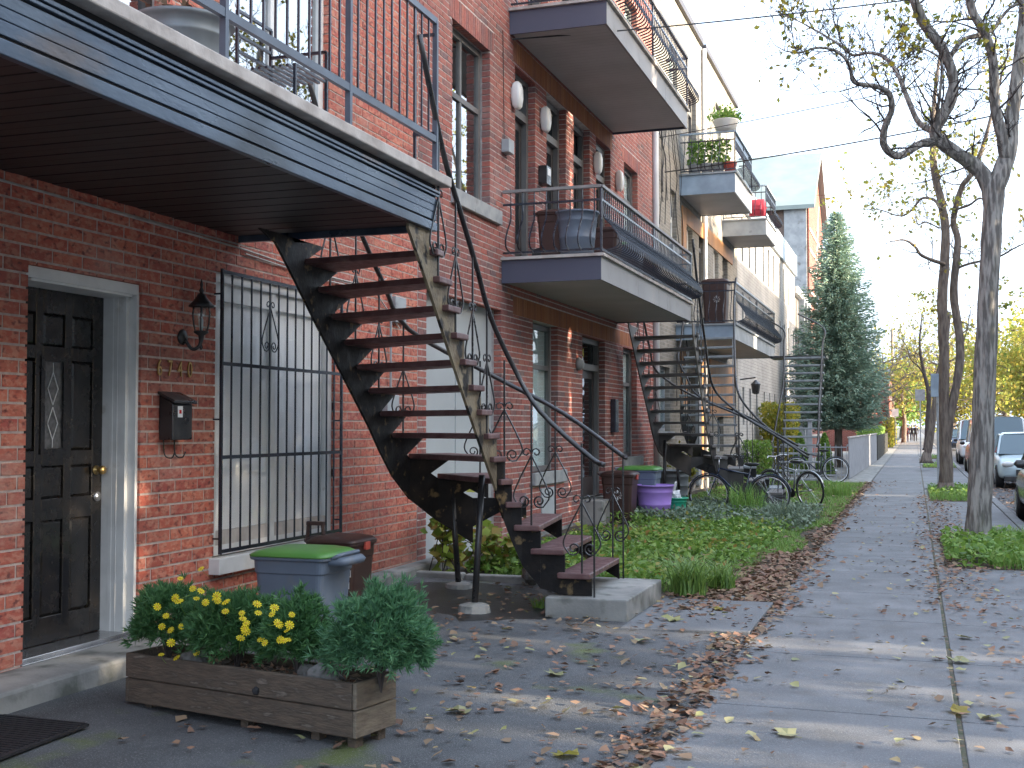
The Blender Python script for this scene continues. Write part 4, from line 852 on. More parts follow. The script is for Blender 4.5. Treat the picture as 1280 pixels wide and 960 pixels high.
# ------------------------------------------------------------ bins, tubs
def hole_bin(label, x, y, h, w, d, body, lid, cat='waste bin', rz=0, z=None, handle=True, latch=True, printed=None, group=None):
    z = gz(x) if z is None else z
    T = thing('waste_bin', label, cat, (x, y, z), group)
    MB().loft([(0, w * .38, d * .38, .03), (.03, w * .40, d * .40, .04), (h * .5, w * .44, d * .44, .045), (h * .78, w * .46, d * .46, .045), (h * .79, w * .475, d * .475, .045), (h * .93, w * .485, d * .485, .05), (h * .94, w * .52, d * .52, .05), (h * .97, w * .525, d * .525, .05)], (x, y, z), 5).build('body', body, T, smooth=False, bevel=.004)
    MB().loft([(h * .972, w * .53, d * .53, .06), (h * .99, w * .535, d * .535, .06), (h * 1.03, w * .48, d * .48, .08), (h * 1.055, w * .36, d * .36, .08), (h * 1.06, w * .1, d * .1, .03)], (x, y, z), 5).build('lid', lid, T, smooth=True)
    if handle:
        m = MB().tube(crom([(x - w * .5, y - d * .3, z + h * .94), (x - w * .62, y - d * .28, z + h * 1.0), (x - w * .62, y + d * .28, z + h * 1.0), (x - w * .5, y + d * .3, z + h * .94)], 4), .014, 6)
        m.build('handle', body, T, smooth=True)
        for s in (-1, 1): MB().lathe([(.02, -.03), (.085, -.025), (.09, 0), (.085, .025), (.02, .03)], (x - w * .45, y + s * d * .33, z + .09), 14, 'Y').build('wheel', rubber, T)
    if latch: MB().box(x + w * .50, x + w * .56, y - .04, y + .04, z + h * .88, z + h * .98).build('latch', binred, T, bevel=.005)
    if rz:
        T.rotation_euler.z = rz
    return T
b1 = hole_bin('blue-grey recycling bin with bright green lid behind the flower planter', -4.02, 7.35, .60, .56, .50, binblue, bingreen, 'recycling bin', latch=False, rz=pi, group='blue recycling bins')
MB().loft([(.53, .10, .16, .05), (.56, .11, .17, .05), (.585, .09, .15, .05)], (-4.02 - .30, 7.35, gz(-4.02)), 4).build('front_lip', binblue, b1, smooth=True)
b2 = hole_bin('brown lidded compost bin with red latch under the barred window', -4.17, 8.22, .60, .40, .42, binbrown, binbrown, 'compost bin', group='brown compost bins')
for i, (s, hh, tx) in enumerate(((.075, .36, 'Montréal'), (.035, .44, 'Matières'), (.035, .41, 'organiques'))):
    me = text_mesh(tx, s, .001, whitelab, 'white_lettering'); o = bpy.data.objects.new('white_lettering', me); S.collection.objects.link(o); o.parent = b2; o.location = (.10 if i == 0 else .12, -.196, hh); o.rotation_euler = (radians(90), 0, 0); o.scale = (.55, 1, 1)
MB().box(-4.17 + .05, -4.17 + .16, 8.22 - .198, 8.22 - .194, gz(-4.17) + .25, gz(-4.17) + .30).build('white_label', whitelab, b2)
hd = MB(); zq = gz(-4.17) + .62; xx, yy = -4.36, 8.15
hd.bar((xx - .07, yy, zq - .01), (xx - .06, yy, zq + .10), .02, .03).bar((xx + .07, yy, zq - .01), (xx + .06, yy, zq + .10), .02, .03).bar((xx - .075, yy, zq + .10), (xx + .075, yy, zq + .10), .03, .03); hd.build('carry_handle', binbrown, b2, bevel=.005)
def rosette(parent, x, y, z, s, face='Y'):
    m = MB()
    for i in range(8):
        a = i * pi / 4; m.bar((x + cos(a) * s * .3, y, z + sin(a) * s * .3), (x + cos(a) * s, y, z + sin(a) * s), s * .22, .002)
    for i in range(12):
        a, b = i * pi / 6, (i + 1) * pi / 6; m.bar((x + cos(a) * s * .75, y, z + sin(a) * s * .75), (x + cos(b) * s * .75, y, z + sin(b) * s * .75), s * .12, .002)
    m.build('white_emblem', whitelab, parent)
b3 = hole_bin('brown compost bin with white emblem and red latch beside the green-lidded bin', -4.28, 17.75, .74, .50, .5, binbrown, binbrown, 'compost bin', group='brown compost bins')
rosette(b3, -4.26, 17.75 - .245, gz(-4.3) + .42, .075)
b4 = hole_bin('blue recycling bin with green lid beside the purple tub', -4.22, 18.9, .78, .62, .55, binblue, bingreen, 'recycling bin', latch=False, group='blue recycling bins')
b5 = hole_bin('brown bin with white emblem on the tan house balcony', -4.0, 25.4, .95, .55, .5, binbrown, binbrown, 'compost bin', z=3.70, group='brown compost bins', latch=False)
rosette(b5, -3.95, 25.4 - .25, 4.25, .08)
b6 = hole_bin('brown bin on the grey second floor balcony, left of the round blue bin', -4.25, 14.25, .62, .42, .42, binbrown, binbrown, 'compost bin', z=3.61, group='brown compost bins', latch=False)
def tub(name, label, x, y, z, r0, r1, h, mat, cat, handles=None, rim=.02, n=22, ribs=(.45, .8)):
    T = thing(name, label, cat, (x, y, z)); prof = [(r0 * .6, 0), (r0, .008)]
    for q in ribs: rr = r0 + (r1 - r0) * q; prof += [(rr - .003, h * (q - .02)), (rr + .006, h * q), (rr - .002, h * (q + .02))]
    prof += [(r1, h - .025), (r1 + rim, h - .022), (r1 + rim, h), (r1 - .01, h), (r1 - .02, h - .05), (r0 - .02, .04), (.01, .03)]
    MB().lathe(prof, (x, y, z), n).build('body', mat, T, smooth=True)
    if handles:
        for s in (-1, 1): MB().tube(crom([(x + s * (r1 + .01), y - .05, z + h - .09), (x + s * (r1 + .035), y - .05, z + h + .03), (x + s * (r1 + .035), y + .05, z + h + .03), (x + s * (r1 + .01), y + .05, z + h - .09)], 5), .012, 6).build('handle', handles, T, smooth=True)
    return T
tub('plastic_tub', 'purple plastic tub with white rope handles between the bins and green bucket', -3.90, 18.5, .07, .22, .30, .56, purple, 'tub', whitem)
gb = tub('bucket', 'green square-rimmed bucket holding white bags right of the purple tub', -3.68, 19.1, .06, .14, .185, .34, greenb, 'bucket', None)
bg = thing('plastic_bag', 'crumpled white bag sticking out of the green bucket', 'bag', (-3.70, 19.1, .38)); MB().blob((-3.70, 19.1, .40), .11, 3, .9, 12, 9).build('bag_body', whitelab, bg)
MB().blob((-3.66, 19.07, .46), .05, 5, .9, 8, 6).build('bag_knot', whitelab, bg)
gc = tub('metal_bin', 'grey ribbed metal bin by the white downpipe, left of the first bicycle', -4.45, 22.9, .10, .26, .30, .60, galv, 'metal bin', None, ribs=(.2, .5, .8))
tub('round_bin', 'round blue bin with green rim on the grey second floor balcony', -3.95, 14.15, 3.61, .20, .26, .60, binblue, 'bin', None)
for i in range(3): hole_bin(['brown bin halfway along the grey second floor balcony', 'blue bin past the middle of the grey second floor balcony', 'brown bin at the far end of the grey second floor balcony'][i], -3.95, 15.6 + i * 1.35, .6, .42, .42, (binbrown, binblue, binbrown)[i], (binbrown, bingreen, binbrown)[i], z=3.61, latch=False)
# mailbox on post behind the railing of balcony B
pm_ = thing('mailbox', 'small black and white mailbox by the upper doors of the mottled brick house', 'mailbox', (XF, 15.1, 4.9)); MB().box(XF, XF + .12, 15.05, 15.25, 4.8, 5.05).build('box', blackp, pm_, bevel=.005); MB().box(XF + .12, XF + .125, 15.08, 15.22, 4.92, 5.02).build('label_plate', whitelab, pm_)
# balcony A contents
gp = tub('galvanised_planter', 'pale galvanised tub with withered plant on the steel blue balcony', -3.85, 5.62, 3.31, .22, .26, .50, galv, 'planter', None)
mt = thing('patio_chair', 'black metal patio chair folded on the steel blue balcony', 'chair', (-3.8, 7.0, 3.31))
def chairpart(n_, a): 
    m = MB()
    for p, q in a: m.bar(p, q, .018)
    m.build(n_, ironb, mt)
cxx, cyy = -3.7, 6.45
for sx in (-1, 1):
    for sy in (-1, 1): chairpart('leg', [((cxx + sx * .2, cyy + sy * .2, 3.31), (cxx + sx * .2, cyy + sy * .2, 3.72 if sx > 0 else 4.1))])
chairpart('backrest', [((cxx - .2, cyy - .2, z), (cxx - .2, cyy + .2, z)) for z in (3.85, 3.95, 4.05, 4.1)])
chairpart('arm', [((cxx - .2, cyy + .2, 3.92), (cxx + .2, cyy + .2, 3.92)), ((cxx + .2, cyy + .2, 3.72), (cxx + .2, cyy + .2, 3.92))])
sq = MB()
for i in range(9): sq.box(cxx - .2 + i * .048, cxx - .18 + i * .048, cyy - .2, cyy + .2, 3.72, 3.735)
sq.build('seat', ironb, mt)
fb = thing('flower_bowl', 'white bowl of green trailing plants on the rail of the pale blue balcony', 'planter', (-3.6, 25.35, 7.85))
MB().lathe([(.12, 0), (.22, .04), (.27, .22), (.28, .24), (.24, .24), (.1, .2)], (-3.75, 25.3, 7.86), 16).build('bowl', whitem, fb, smooth=True)

# ------------------------------------------------------------ leaf cloud helper
def leaves(name, C, size, mat, parent=None, flat=0., loc=(0, 0, 0), droop=0., asp=.55, fold=.25, out=None):
    """C: (n,3) centres; size scalar or array -> rhombic folded leaves (two triangles pairs)"""
    C = np.asarray(C, float); n = len(C); s = np.broadcast_to(np.asarray(size, float), (n,)) * RNG.uniform(.7, 1.3, n)
    d = RNG.normal(size=(n, 3)); d[:, 2] = d[:, 2] * (1 - flat) - droop
    if out is not None: d += out
    d /= np.linalg.norm(d, axis=1)[:, None]; q = RNG.normal(size=(n, 3))
    if flat: q[:, 2] *= (1 - flat)
    w = np.cross(d, q); w /= np.linalg.norm(w, axis=1)[:, None]; nn = np.cross(d, w)
    if flat:
        w = np.cross(d, np.array([0, 0, 1.]) + RNG.normal(size=(n, 3)) * (1 - flat) * .8); w /= np.linalg.norm(w, axis=1)[:, None]; nn = np.cross(d, w)
    s = s[:, None]; A = C - d * s * .5; B = C + d * s * .5; L = C + w * s * asp * .5 + nn * s * fold * .3 - d * s * .05; R_ = C - w * s * asp * .5 + nn * s * fold * .3 - d * s * .05
    V = np.stack([A, L, B, R_], 1).reshape(-1, 3); i = np.arange(n) * 4
    F = np.concatenate([np.stack([i, i + 1, i + 2], 1), np.stack([i, i + 2, i + 3], 1)], 0)
    return npmesh(name, V, F, mat, parent, loc)
def blades(name, P, h, w, mat, parent=None, loc=(0, 0, 0), lean=.4, seg=2):
    P = np.asarray(P, float); n = len(P); h = np.broadcast_to(h, (n,)) * RNG.uniform(.6, 1.3, n); a = RNG.uniform(0, 2 * pi, n); ln = RNG.uniform(.1, 1, n) * lean * h
    wx, wy = -np.sin(a) * w / 2, np.cos(a) * w / 2; rows = []
    for t in np.linspace(0, 1, seg + 1):
        cx = P[:, 0] + np.cos(a) * ln * t ** 1.8; cy = P[:, 1] + np.sin(a) * ln * t ** 1.8; cz = P[:, 2] + h * (t - .35 * lean * t ** 3); k = (1 - t * .92)
        rows += [np.stack([cx - wx * k, cy - wy * k, cz], 1), np.stack([cx + wx * k, cy + wy * k, cz], 1)]
    V = np.stack(rows, 1).reshape(-1, 3); m_ = 2 * (seg + 1); i = np.arange(n) * m_
    F = np.concatenate([np.stack([i + 2 * j, i + 2 * j + 1, i + 2 * j + 3, i + 2 * j + 2], 1) for j in range(seg)], 0)
    return npmesh(name, V, F, mat, parent, loc)
leaves('foliage', np.stack([RNG.normal(-3.75, .16, 500), RNG.normal(25.3, .16, 500), 8.12 + np.abs(RNG.normal(0, .1, 500))], 1), .09, leafg, fb)
leaves('withered_plant', np.stack([RNG.normal(-3.85, .12, 90), RNG.normal(5.62, .12, 90), 3.85 + np.abs(RNG.normal(0, .12, 90))], 1), .07, litterm, gp)
bp_ = thing('balcony_plants', 'leafy potted plants behind the bars of the pale blue balcony', 'potted plants', (-4.0, 25.6, 7.0))
for i in range(4): MB().lathe([(.10, 0), (.15, .22), (.16, .24), (.1, .2)], (-4.45 + i * .25, 25.5, 6.99), 12).build('pot', binred if i == 3 else stone, bp_, smooth=True)
leaves('foliage', np.stack([RNG.uniform(-4.6, -3.7, 900), RNG.normal(25.55, .12, 900), RNG.uniform(7.2, 7.75, 900)], 1), .09, leafg, bp_)
rc_ = thing('cushion', 'red cushion against the rail of the farther pale balcony', 'cushion', (-3.8, 31.6, 7.2)); MB().loft([(0, .2, .08, .05), (.2, .24, .1, .06), (.42, .18, .06, .04)], (-3.85, 31.45, 7.1), 4).build('cushion_body', cushion, rc_, smooth=True)
MB().loft([(.1, .12, .03, .02), (.2, .12, .03, .02)], (-3.85, 31.36, 7.15), 4).build('cushion_tie', cushion, rc_)

# ------------------------------------------------------------ planter with flowers
PL = thing('planter_box', 'weathered wooden planter box on small feet in front of the doorstep', 'planter', (-3.2, 5.3, .05))
p0, p1 = Vector((-3.94, 5.31, 0)), Vector((-2.49, 5.02, 0)); u = (p1 - p0).normalized(); vv = Vector((-u.y, u.x, 0)); Lp = (p1 - p0).length; dp = .32
def pbox(n_, a, b, c, d, z0, z1, mat, bev=.006):
    P = [p0 + u * a + vv * c, p0 + u * b + vv * c, p0 + u * b + vv * d, p0 + u * a + vv * d]; return MB().prism([(q.x, q.y) for q in P], z0, z1).build(n_, mat, PL, bevel=bev)
zb_ = .10
for (z0, z1) in ((zb_, zb_ + .125), (zb_ + .13, zb_ + .255)):
    sh = .008 if z0 > zb_ else 0
    pbox('board', 0, Lp, -sh, .022, z0, z1, woodp); pbox('board', 0, Lp, dp - .022, dp, z0, z1, woodp)
    pbox('end_board', Lp - .022 + .023, Lp + .023, 0, dp, z0, z1, woodp2); pbox('end_board', -.023, -.001, 0, dp, z0, z1, woodp)
for a in (.08, .75, 1.2, Lp - .06):
    for c in (.04, dp - .1): pbox('foot', a, a + .05, c, c + .06, .03, zb_ - .001, woodp)
pbox('soil_fill', .02, Lp - .02, .024, dp - .024, zb_ + .05, zb_ + .215, soil, 0)
pt = lambda a, c, z: tuple(p0 + u * a + vv * c + Vector((0, 0, z)))
kn = p0 + u * .90 - vv * .012; MB().blob((kn.x, kn.y, zb_ + .16), .02, 1, .3).build('knot_hole', darkroom, PL)
for i, (a, c, r) in enumerate(((.38, .10, .07), (1.23, .105, .08), (1.10, .15, .055), (1.33, .055, .028))):
    q = pt(a, c, zb_ + .25); o = MB().blob((q[0], q[1], q[2] - .015), r, i * 3.1, .28, 14, 10, (1.15, .8, .85)).build('field_stone', rockm, None, smooth=True, loc=q)
    tag(o, ['rounded grey stone at the left end of the planter', 'largest grey stone at the right of the planter', 'grey stone tucked behind the largest one in the planter', 'small brown stone on the right front edge of the planter'][i], 'stone', 'stones in the planter')
def frond_bush(name, label, c, rx, ry, rz, n, mat, L=.13, cat='shrub'):
    T = thing(name, label, cat, (c[0], c[1], c[2] - rz))
    th = np.arccos(RNG.uniform(-.42, 1, n)); ph = RNG.uniform(0, 2 * pi, n); d = np.stack([np.sin(th) * np.cos(ph), np.sin(th) * np.sin(ph), np.cos(th)], 1)
    lump = np.array([1 + .42 * mnoise.noise(Vector(tuple(q * 2.2)) + Vector(c)) + .16 * mnoise.noise(Vector(tuple(q * 6)) + Vector(c)) for q in d]); n_ = n // 9; lump[:n_] *= RNG.uniform(1, 1.28, n_); rad = RNG.uniform(.45, 1, n) ** .6 * lump
    tips = np.array(c) + d * rad[:, None] * np.array([rx, ry, rz])
    # feathery sprigs: a fan of narrow leaflets at each tip
    per = 13; base = np.repeat(tips, per, 0); o = np.repeat(d, per, 0) * .9 + RNG.normal(size=(n * per, 3)) * .65 + np.array([0, 0, .35]); o /= np.linalg.norm(o, axis=1)[:, None]
    l = RNG.uniform(.5, 1.1, n * per)[:, None] * L * .42; q = np.cross(o, RNG.normal(size=(n * per, 3))); q /= np.linalg.norm(q, axis=1)[:, None]; q *= L * .024
    A = base - o * l * .2; B = base + o * l; Mid = base + o * l * .45; V = np.stack([A, Mid + q, B, Mid - q], 1).reshape(-1, 3); i = np.arange(n * per) * 4
    npmesh('foliage', V, np.stack([i, i + 1, i + 2, i + 3], 1), mat, T)
    m = MB()
    for k in range(16):
        a = random.uniform(0, 2 * pi); b = random.uniform(.2, .8); m.tube([(c[0], c[1], c[2] - rz), (c[0] + rx * .4 * b * cos(a), c[1] + ry * .4 * b * sin(a), c[2] - rz * .2), (c[0] + rx * b * cos(a), c[1] + ry * b * sin(a), c[2] + rz * .5)], .004, 4)
    m.build('stem', twigm, T); return T
frond_bush('feathery_bush', 'dark green feathery bush at the left end of the planter', pt(.12, .17, .50), .19, .17, .21, 900, leafp)
frond_bush('feathery_bush', 'dark green feathery bush in the middle of the planter among yellow flowers', pt(.60, .17, .49), .25, .17, .21, 1300, leafp)
frond_bush('feathery_bush', 'thin stemmed green bush left of the round one, dotted with yellow flowers', pt(1.0, .18, .49), .17, .15, .22, 800, leafp)
frond_bush('round_bush', 'largest round bright green bush overhanging the right end of the planter', pt(1.52, .17, .53), .215, .20, .245, 2400, leafp2)
dm = MB()
for i in range(10): a = i * pi / 5; dm.add([(0, 0, .002), (.022 * cos(a - .22), .022 * sin(a - .22), .004), (.027 * cos(a), .027 * sin(a), .001), (.022 * cos(a + .22), .022 * sin(a + .22), .004)], [(0, 1, 2, 3)])
dpet = dm.mesh('petals', petal); dcen = MB().lathe([(.008, 0), (.007, .006), (.001, .008)], (0, 0, 0), 8).mesh('flower_centre', petalc)
FP = [(.25, .30), (.28, .42), (.30, .25), (.35, .36), (.33, .15), (.42, .48), (.47, .50), (.44, .42), (.52, .45), (.55, .47), (.57, .44), (.60, .46), (.63, .43), (.66, .46), (.70, .42), (.40, .31), (.36, .22), (.45, .53), (.50, .57), (.80, .36), (.83, .42), (.86, .38), (.88, .32), (.90, .40), (.92, .30), (.80, .28), (.84, .33), (.98, .42), (1.02, .36), (1.04, .42), (1.08, .38), (1.10, .33), (1.12, .42), (1.10, .28), (1.14, .35), (1.16, .40), (1.08, .30), (.95, .45), (.75, .44), (1.0, .28), (.30, .18), (.48, .16)]
bushes = [o for o in S.objects if o.get('category') == 'shrub']; stn = None
for i, (a, z) in enumerate(FP):
    T = bushes[1] if a < .72 else bushes[2]
    o = shared('flower', dpet, T, pt(a + random.uniform(-.02, .02), random.uniform(-.07, .02), zb_ + .12 + z + random.uniform(-.02, .04))); s = random.uniform(.6, .95); o.scale = (s, s, s)
    o.rotation_euler = (radians(random.uniform(20, 75)), radians(random.uniform(-25, 25)), radians(random.uniform(-10, 60)))
    for nm, me in (('flower_centre', dcen), ('flower_stalk', MB().tube([(0, 0, 0), (0.0, .01, -.05), (0, .05, -.12)], .0018, 3).mesh('flower_stalk', leafg) if i == 0 else stn)):
        if nm == 'flower_stalk': stn = me
        q = bpy.data.objects.new(nm, me); S.collection.objects.link(q); q.parent = o
pts_ = np.array([pt(random.uniform(.03, Lp - .03), random.uniform(.03, dp - .03), zb_ + .22) for _ in range(260)]); o = leaves('planter_leaf_litter', pts_, .04, litterm, PL, flat=.5); tag(o, kind='stuff')
mat_ = thing('door_mat', 'black rubber mat on the asphalt left of the planter', 'mat', (-4.15, 4.9, .09))
MB().prism([(-4.42, 4.0), (-3.80, 4.0), (-3.83, 4.86), (-4.40, 4.89)], .088, .100).build('mat_base', matm, mat_)
for i in range(26): MB().prism([(-4.38, 4.02 + i * .033), (-3.84, 4.02 + i * .033), (-3.84, 4.034 + i * .033), (-4.38, 4.034 + i * .033)], .100, .105).build('mat_rib', matm, mat_)
# ------------------------------------------------------------ trees
TR = {'T1':{'trunk':[(0.77,16.8,-0.1,0.235),(0.81,16.8,0.63,0.205),(0.85,16.8,1.48,0.19),(0.9,16.8,2.43,0.18),(0.95,16.8,3.38,0.17),(1.0,16.8,4.12,0.165),(1.04,16.8,4.6,0.16),(1.07,16.8,4.81,0.13)],'right':[(1.0,16.8,4.17,0.14),(1.04,16.8,4.65,0.165),(1.13,16.8,4.91,0.15),(1.24,16.85,5.27,0.13),(1.27,16.9,5.62,0.12),(1.36,17.0,6.24,0.11),(1.44,17.1,6.87,0.1),(1.52,17.2,7.74,0.08),(1.66,17.3,8.65,0.06)],'second':[(1.19,16.8,5.07,0.11),(1.13,16.7,5.37,0.095),(1.05,16.6,5.76,0.085),(1.02,16.45,6.32,0.08),(0.92,16.3,6.64,0.075),(0.76,16.2,6.94,0.07),(0.68,16.1,7.44,0.06),(0.53,16.0,8.26,0.04)],'left':[(1.0,16.8,4.28,0.12),(0.99,16.8,4.65,0.15),(0.87,16.8,4.94,0.13),(0.62,16.7,5.14,0.12),(0.37,16.6,5.34,0.115),(0.31,16.55,5.47,0.1),(0.4,16.5,5.65,0.1),(0.5,16.5,5.85,0.1),(0.54,16.5,6.13,0.09),(0.42,16.4,6.48,0.085),(0.19,16.3,6.83,0.085),(0.06,16.2,7.13,0.075),(-0.06,16.1,7.64,0.05)],'la':[(0.32,16.6,5.34,0.075),(0.11,16.4,5.27,0.07),(-0.13,16.2,5.09,0.065),(-0.27,16.1,5.13,0.065),(-0.34,16.0,5.24,0.06),(-0.31,15.9,5.43,0.055),(-0.23,15.8,5.59,0.05),(-0.24,15.7,5.74,0.05),(-0.3,15.6,5.81,0.045),(-0.44,15.5,5.85,0.04),(-0.66,15.3,5.86,0.035),(-0.71,15.2,6.02,0.03),(-0.77,15.1,6.13,0.028),(-0.91,15.0,6.21,0.024),(-1.08,14.8,6.19,0.02),(-1.27,14.7,6.12,0.014),(-1.45,14.6,6.13,0.008)],'lb':[(0.32,16.6,5.45,0.06),(0.11,16.8,5.65,0.05),(-0.0,17.0,5.95,0.045),(-0.08,17.1,6.2,0.042),(-0.14,17.2,6.4,0.04),(-0.2,17.3,6.56,0.038),(-0.29,17.4,6.72,0.036),(-0.4,17.5,6.84,0.034),(-0.57,17.6,6.92,0.03),(-0.79,17.8,6.97,0.026),(-1.0,17.9,7.19,0.022),(-1.26,18.0,7.41,0.018),(-1.59,18.1,7.66,0.012),(-1.94,18.2,7.88,0.007)],'lc':[(0.51,16.5,6.44,0.045),(0.68,16.6,6.67,0.04),(1.03,16.8,6.81,0.035),(1.17,17.0,7.04,0.03),(1.31,17.1,7.21,0.025),(1.47,17.2,7.29,0.015)],'ld':[(0.3,16.55,5.45,0.03),(0.36,16.3,5.86,0.025),(0.39,16.2,6.2,0.02),(0.34,16.1,6.33,0.018),(0.12,16.0,6.43,0.012),(0.01,15.9,6.35,0.008)]},'T2':{'trunk':[(0.68,29.0,-0.08,0.3),(0.67,29.0,1.05,0.22),(0.65,29.0,2.16,0.2),(0.67,29.0,3.26,0.2),(0.64,29.0,4.37,0.2),(0.69,29.1,5.13,0.19),(0.74,29.2,6.07,0.17),(0.65,29.3,6.84,0.15),(0.51,29.3,7.51,0.14),(0.49,29.4,8.49,0.11),(0.54,29.4,9.34,0.08),(0.69,29.5,10.5,0.05)],'second':[(0.69,29.0,1.05,0.16),(0.8,29.0,1.88,0.16),(0.99,29.1,2.89,0.17),(1.01,29.2,3.64,0.16),(0.9,29.3,4.58,0.16),(0.96,29.3,5.33,0.15),(1.01,29.4,5.9,0.14),(0.92,29.4,6.38,0.12),(1.1,29.3,7.1,0.11),(1.31,29.2,7.38,0.1),(1.56,29.2,7.98,0.085),(1.74,29.2,8.62,0.07),(1.92,29.2,9.35,0.05),(2.17,29.2,10.25,0.03)],'l1':[(0.69,29.0,5.3,0.08),(0.43,28.7,5.36,0.07),(0.17,28.5,5.48,0.06),(0.06,28.2,5.62,0.05),(-0.17,28.0,5.75,0.035),(-0.48,27.8,5.7,0.02)],'l2':[(0.64,29.0,6.57,0.07),(0.5,29.3,6.85,0.06),(0.22,29.6,6.96,0.05),(0.01,29.9,6.76,0.04),(-0.27,30.0,6.64,0.03),(-0.77,30.2,6.86,0.02),(-1.21,30.4,6.92,0.01)],'l3':[(0.98,29.3,5.23,0.06),(1.22,29.2,5.3,0.05),(1.52,29.0,5.34,0.045),(1.88,28.8,5.4,0.04),(2.17,28.6,5.54,0.03),(2.52,28.5,5.69,0.02)],'l4':[(0.99,29.3,6.6,0.05),(1.26,29.0,6.64,0.045),(1.49,28.8,6.74,0.035),(1.71,28.6,6.43,0.025),(1.87,28.5,5.99,0.015)],'l5':[(0.6,29.0,6.14,0.03),(0.31,28.5,6.21,0.03),(0.1,28.2,6.17,0.02),(0.11,28.1,6.93,0.01)]},'T3':{'trunk':[(0.38,44.0,0.37,0.28),(0.53,44.0,1.21,0.24),(0.67,44.0,2.19,0.22),(0.87,44.0,3.31,0.2),(1.07,44.2,4.44,0.18),(1.2,44.4,5.58,0.15)]},'T4':{'trunk':[(0.55,62.0,0.48,0.22),(0.64,62.0,2.06,0.2),(0.69,62.0,3.05,0.19),(0.59,62.0,3.72,0.17),(0.48,62.0,4.2,0.14),(0.31,62.0,5.24,0.11),(0.31,62.0,6.03,0.08),(0.44,62.0,7.22,0.04)],'l1':[(0.66,62.0,3.17,0.12),(0.89,62.5,3.74,0.09),(1.13,62.8,4.39,0.07),(1.3,63.0,5.28,0.05),(1.17,63.5,6.32,0.03)],'l2':[(0.52,62.0,4.04,0.08),(0.22,61.5,4.5,0.06),(-0.15,61.0,4.87,0.05),(-0.36,60.8,5.57,0.03),(-0.8,60.6,5.96,0.02)]}}
for _k, _f in (('T1', .76), ('T2', .58), ('T3', .5), ('T4', .55)):
    for _n in TR[_k]: TR[_k][_n] = [(a, b, c, r * _f) for a, b, c, r in TR[_k][_n]]
def twigs(m, tips, p, d, L, r, depth, rnd, spread=.6, up=.25):
    """recursive twig growth; m collects wood, tips collects leaf spots"""
    P = [Vector(p)]; q = Vector(p); dd = Vector(d).normalized(); n = 5
    for i in range(n):
        dd = (dd + Vector((rnd.gauss(0, .22), rnd.gauss(0, .22), rnd.gauss(0, .22) + up * .12))).normalized(); q = q + dd * L / n; P.append(q.copy())
    m.tube(P, [max(.0035, r * (1 - .75 * i / n)) for i in range(n + 1)], 5 if depth > 1 else 3, cap=False)
    if depth <= 1: tips += P[2:]
    if depth > 0:
        for k in range(3 if depth > 1 else 4):
            i = rnd.randint(1, n); b = P[i]; ax = (P[i] - P[i - 1]).normalized()
            nd = (ax + Vector((rnd.gauss(0, spread), rnd.gauss(0, spread), rnd.gauss(0, spread) + up))).normalized()
            twigs(m, tips, b, nd, L * rnd.uniform(.45, .7), r * .45, depth - 1, rnd, spread, up)
def traced_tree(D, label, loc, seed, mat=bark, leafmat=leafy, nleaf=1500, ls=.075, dens=1., grp=None, tw=.8, name='maple_tree', n=16, depth=2, bare=()):
    rnd = random.Random(seed); T = thing(name, label, 'tree', loc, grp); tips = []; wood = MB()
    for k, pts in D.items():
        P = crom([p[:3] for p in pts], 5); R = [];
        for i in range(len(pts) - 1): R += [lerp(pts[i][3], pts[i + 1][3], j / 5) for j in range(5)]
        R.append(pts[-1][3]); m = MB().tube(P, R, n if k == 'trunk' else max(8, n - 6), jit=.16)
        if k == 'trunk': m.tube([P[0] + Vector((0, 0, -.1)), P[0] + Vector((0, 0, .0)), P[1] + Vector((0, 0, .12))], [R[0] * 1.75, R[0] * 1.4, R[1] * 1.02], n, jit=.3)
        m.build('trunk' if k == 'trunk' else 'limb', mat, T, smooth=True)
        L = len(P); st_ = int(L * (.5 if k == 'trunk' else .2))
        for i in range(st_, L, 2):
            if R[i] > .1 or k in bare: continue
            for _ in range(2 if rnd.random() < .5 * dens else 1):
                if rnd.random() > dens: continue
                ax = (P[min(i + 1, L - 1)] - P[i - 1]).normalized(); d = ax * .5 + Vector((rnd.gauss(0, .7), rnd.gauss(0, .6), rnd.gauss(.15, .6)))
                twigs(wood, tips, P[i], d, tw * rnd.uniform(.5, 1.2), max(.006, min(.016, R[i] * .35)), depth, rnd)
    tag(wood.build('twigs', twigm if mat is bark else mat, T), kind='stuff')
    if nleaf and tips:
        tp = np.array([tuple(t) for t in tips]); high = tp[:, 2]; w = np.clip((high - np.percentile(high, 25)) / 2, .08, 1); w /= w.sum()
        c = tp[RNG.choice(len(tp), nleaf, p=w)] + RNG.normal(0, .05, (nleaf, 3)); leaves('crown', c, ls * 1.2, leafmat, T, droop=.5, asp=.7)
    return T
traced_tree(TR['T1'], 'nearest street maple with thick grey bark and crooked bare limbs', (.72, 16.7, 0), 5, nleaf=1050, n=24, tw=.75, dens=.75, depth=2)
traced_tree(TR['T2'], 'second street maple with two stems, behind the nearest maple', (.68, 29, 0), 8, nleaf=1100, ls=.09, tw=1.0, leafmat=leafo, dens=.7, mat=bark2)
traced_tree(TR['T3'], 'leaning pale trunked tree just left of the second maple', (.5, 44, 0), 9, nleaf=300, ls=.11, tw=1.4, leafmat=leafo, dens=.6, mat=bark2, depth=2)
traced_tree(TR['T4'], 'slim dark bare tree left of the leaning trunk', (.65, 62, 0), 12, nleaf=250, ls=.12, tw=1.5, leafmat=leafo, dens=1, mat=twigm, depth=2)
